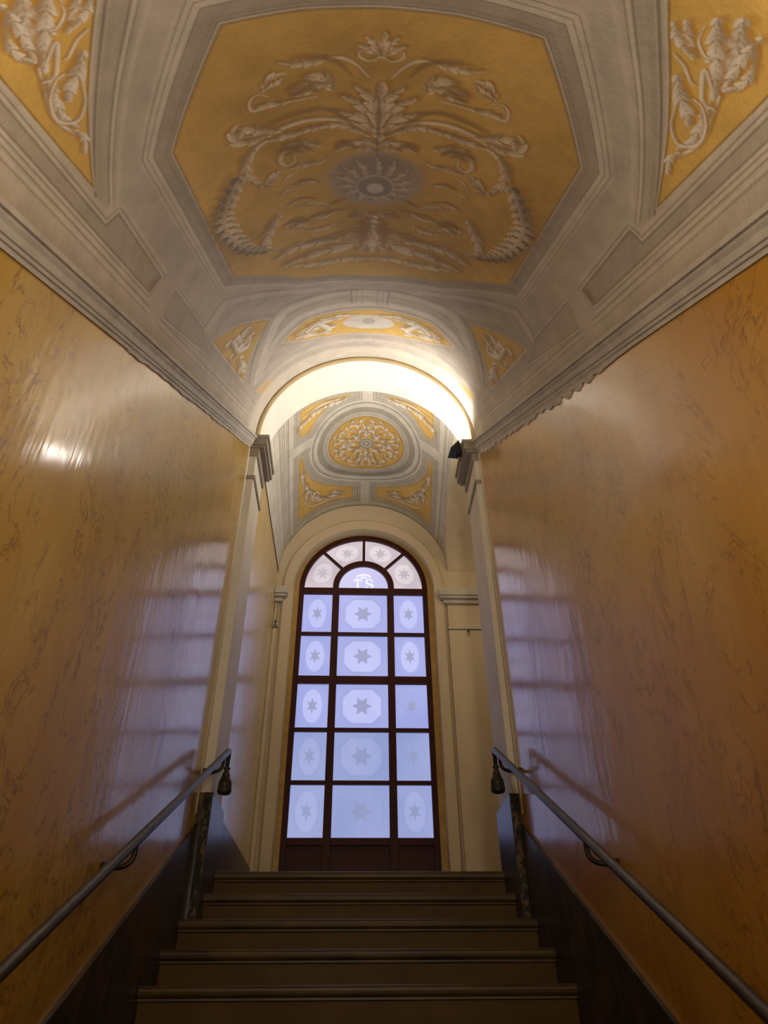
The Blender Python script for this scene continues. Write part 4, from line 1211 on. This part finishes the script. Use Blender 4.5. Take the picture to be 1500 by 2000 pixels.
    for i in range(-2, 3):
        K.box(CX + i * 0.036 - 0.005, CX + i * 0.036 + 0.005, yg - 0.005, yg - 0.003, cz + 0.04 - abs(i) * 0.012, cz + 0.066 - abs(i) * 0.013)
    K.build('crown_emblem', g_mark, lun)
    return root
build_window()

# ================================================================== THINGS
# ------------------------------------------------------------------ handrails with pendant ends
def build_handrail(s, line, yend, label):
    """line(Y) gives the height of the rail"""
    X = lambda Y: s * (wv(Y) - 0.105)
    root = empty('handrail', (X(yend), yend, line(yend) - 0.3))
    tag(root, label, 'handrail', 'iron handrails on the stair walls')
    ys = list(np.linspace(0.35, yend, 24))
    path = [(X(y), y, line(y)) for y in ys]
    MB().tube(path, 0.0205, 16).build('rail', M['iron'], root)
    # drop bar and pendant
    xe, ze = X(yend), line(yend)
    drop = [(xe, yend - 0.006, ze + 0.002), (xe, yend + 0.010, ze - 0.004), (xe, yend + 0.016, ze - 0.022), (xe + 0.001 * s, yend + 0.016, ze - 0.105)]
    d = MB().tube(drop, [0.018, 0.018, 0.0155, 0.0125], 12).build('drop_bar', M['dark'], root)
    prof = [(0.012, 0.0), (0.021, -0.006), (0.023, -0.014), (0.016, -0.022), (0.013, -0.028), (0.019, -0.032), (0.020, -0.038), (0.015, -0.042), (0.024, -0.047), (0.027, -0.053), (0.024, -0.058),
            (0.030, -0.072), (0.037, -0.092), (0.041, -0.112), (0.042, -0.114), (0.0405, -0.117), (0.043, -0.140), (0.044, -0.165), (0.041, -0.174), (0.030, -0.178)]
    pe = MB().lathe(prof, (xe, yend + 0.016, ze - 0.098), 24).build('pendant', M['dark'], root)
    for k in range(24):
        a = 2 * PI * k / 24
        pth = [(xe + r * math.cos(a), yend + 0.016 + r * math.sin(a), ze - 0.098 + z) for r, z in prof[12:18]]
        MB().tube(pth, 0.0028, 5).build('fringe_cord', M['dark'], pe)
    # brackets
    for yb in (1.75, 3.27, yend - 0.12):
        xr, zr_ = X(yb), line(yb)
        xw = s * (wv(yb) + 0.012) if yb < 4.3 else s * (wv(yb) + 0.012)
        pth = [(xr, yb, zr_ - 0.012), (xr, yb, zr_ - 0.055), (xr + s * 0.012, yb, zr_ - 0.085), (xr + s * 0.045, yb, zr_ - 0.103), (xw, yb, zr_ - 0.108)]
        pth = [tuple(q) for q in catmull(pth, 20)]
        b = MB().tube(pth, 0.011, 10).build('bracket', M['dark'], root)
        MB().tube([(xw - s * 0.012, yb, zr_ - 0.108), (xw + s * 0.008, yb, zr_ - 0.108)], 0.026, 16).build('rosette', M['dark'], b)
build_handrail(-1, lambda Y: 0.154 + 0.5745 * (Y - 2.328), 4.82, 'round iron handrail with a dark tassel pendant on the left wall')
build_handrail(1, lambda Y: 0.045 + 0.592 * (Y - 2.148), 4.735, 'round iron handrail with a dark tassel pendant on the right wall')

# ------------------------------------------------------------------ floodlight on the right impost
def build_floodlight():
    c = Vector((0.838, 4.825, 4.392))
    root = empty('floodlight', c)
    tag(root, 'small black floodlight fixed to the right arch impost, lighting the arch', 'floodlight')
    n = Vector((-0.76, -0.08, 0.63)).normalized()
    u = Vector((0.0, 1.0, 0.0)); u = (u - n * u.dot(n)).normalized(); w = n.cross(u).normalized()
    def frus(a0, b0, d0, a1, b1, d1, name, mat, par, bev=0.003):
        v = [c + n * d + u * (sx * a) + w * (sy * b) for a, b, d in ((a0, b0, d0), (a1, b1, d1)) for sx, sy in ((-1, -1), (1, -1), (1, 1), (-1, 1))]
        f = [(3, 2, 1, 0), (4, 5, 6, 7), (0, 1, 5, 4), (1, 2, 6, 5), (2, 3, 7, 6), (3, 0, 4, 7)]
        return MB().add(v, f).build(name, mat, par, bev)
    h = frus(0.055, 0.042, -0.045, 0.075, 0.060, 0.012, 'housing', M['black'], root)
    for k in range(5):
        o_ = -0.045 + k * 0.0225
        v = [c + n * d + u * (o_ + e) + w * b for d in (-0.062, -0.04) for e in (-0.003, 0.003) for b in (-0.036, 0.036)]
        f = [(0, 1, 3, 2), (4, 6, 7, 5), (0, 4, 5, 1), (2, 3, 7, 6), (0, 2, 6, 4), (1, 5, 7, 3)]
        MB().add(v, f).build('cooling_fin', M['black'], h)
    frus(0.077, 0.062, 0.010, 0.077, 0.062, 0.020, 'bezel', M['black'], root, 0.002)
    k = NT('lit_lens')
    lens = k.set(color=(0.9, 0.88, 0.82), rough=0.3, emit=(1.0, 0.93, 0.83), estr=FLOOD_LIGHT)
    frus(0.064, 0.050, 0.0205, 0.064, 0.050, 0.0235, 'lens', lens, root, 0)
    arm = [c - n * 0.03 + u * 0.0, c - n * 0.045 + Vector((0.03, 0, -0.03)), Vector((0.895, 4.825, 4.36))]
    MB().tube([tuple(q) for q in arm], 0.009, 8).build('mounting_arm', M['black'], root)
    MB().box(0.888, 0.899, 4.795, 4.855, 4.33, 4.39).build('wall_plate', M['black'], root, 0.002)
build_floodlight()

# ------------------------------------------------------------------ small iron hooks on the end wall
def hook(x, z, yf, label, cable=False):
    root = empty('wall_hook', (x, yf, z))
    tag(root, label, 'hook')
    MB().tube([(x, yf, z + 0.03), (x, yf - 0.012, z + 0.03)], 0.012, 12).build('base', M['dark'], root)
    pth = catmull([(x, yf - 0.010, z + 0.03), (x, yf - 0.035, z + 0.02), (x, yf - 0.040, z - 0.012), (x, yf - 0.028, z - 0.03), (x, yf - 0.014, z - 0.02)], 20)
    MB().tube([tuple(q) for q in pth], 0.005, 8).build('shank', M['dark'], root)
    if cable:
        pth = catmull([(x, yf - 0.02, z + 0.03), (x + 0.012, yf - 0.012, z + 0.12), (x + 0.004, yf - 0.014, z + 0.22), (x + 0.01, yf - 0.02, z + 0.30)], 24)
        MB().tube([tuple(q) for q in pth], 0.003, 6).build('wire', M['dark'], root)
hook(1.235, 3.715, YB - 0.035, 'tiny iron hook on the pilaster right of the window')
hook(-0.965, 3.80, YB - 0.052, 'tiny dark hook with a wire left of the window', True)
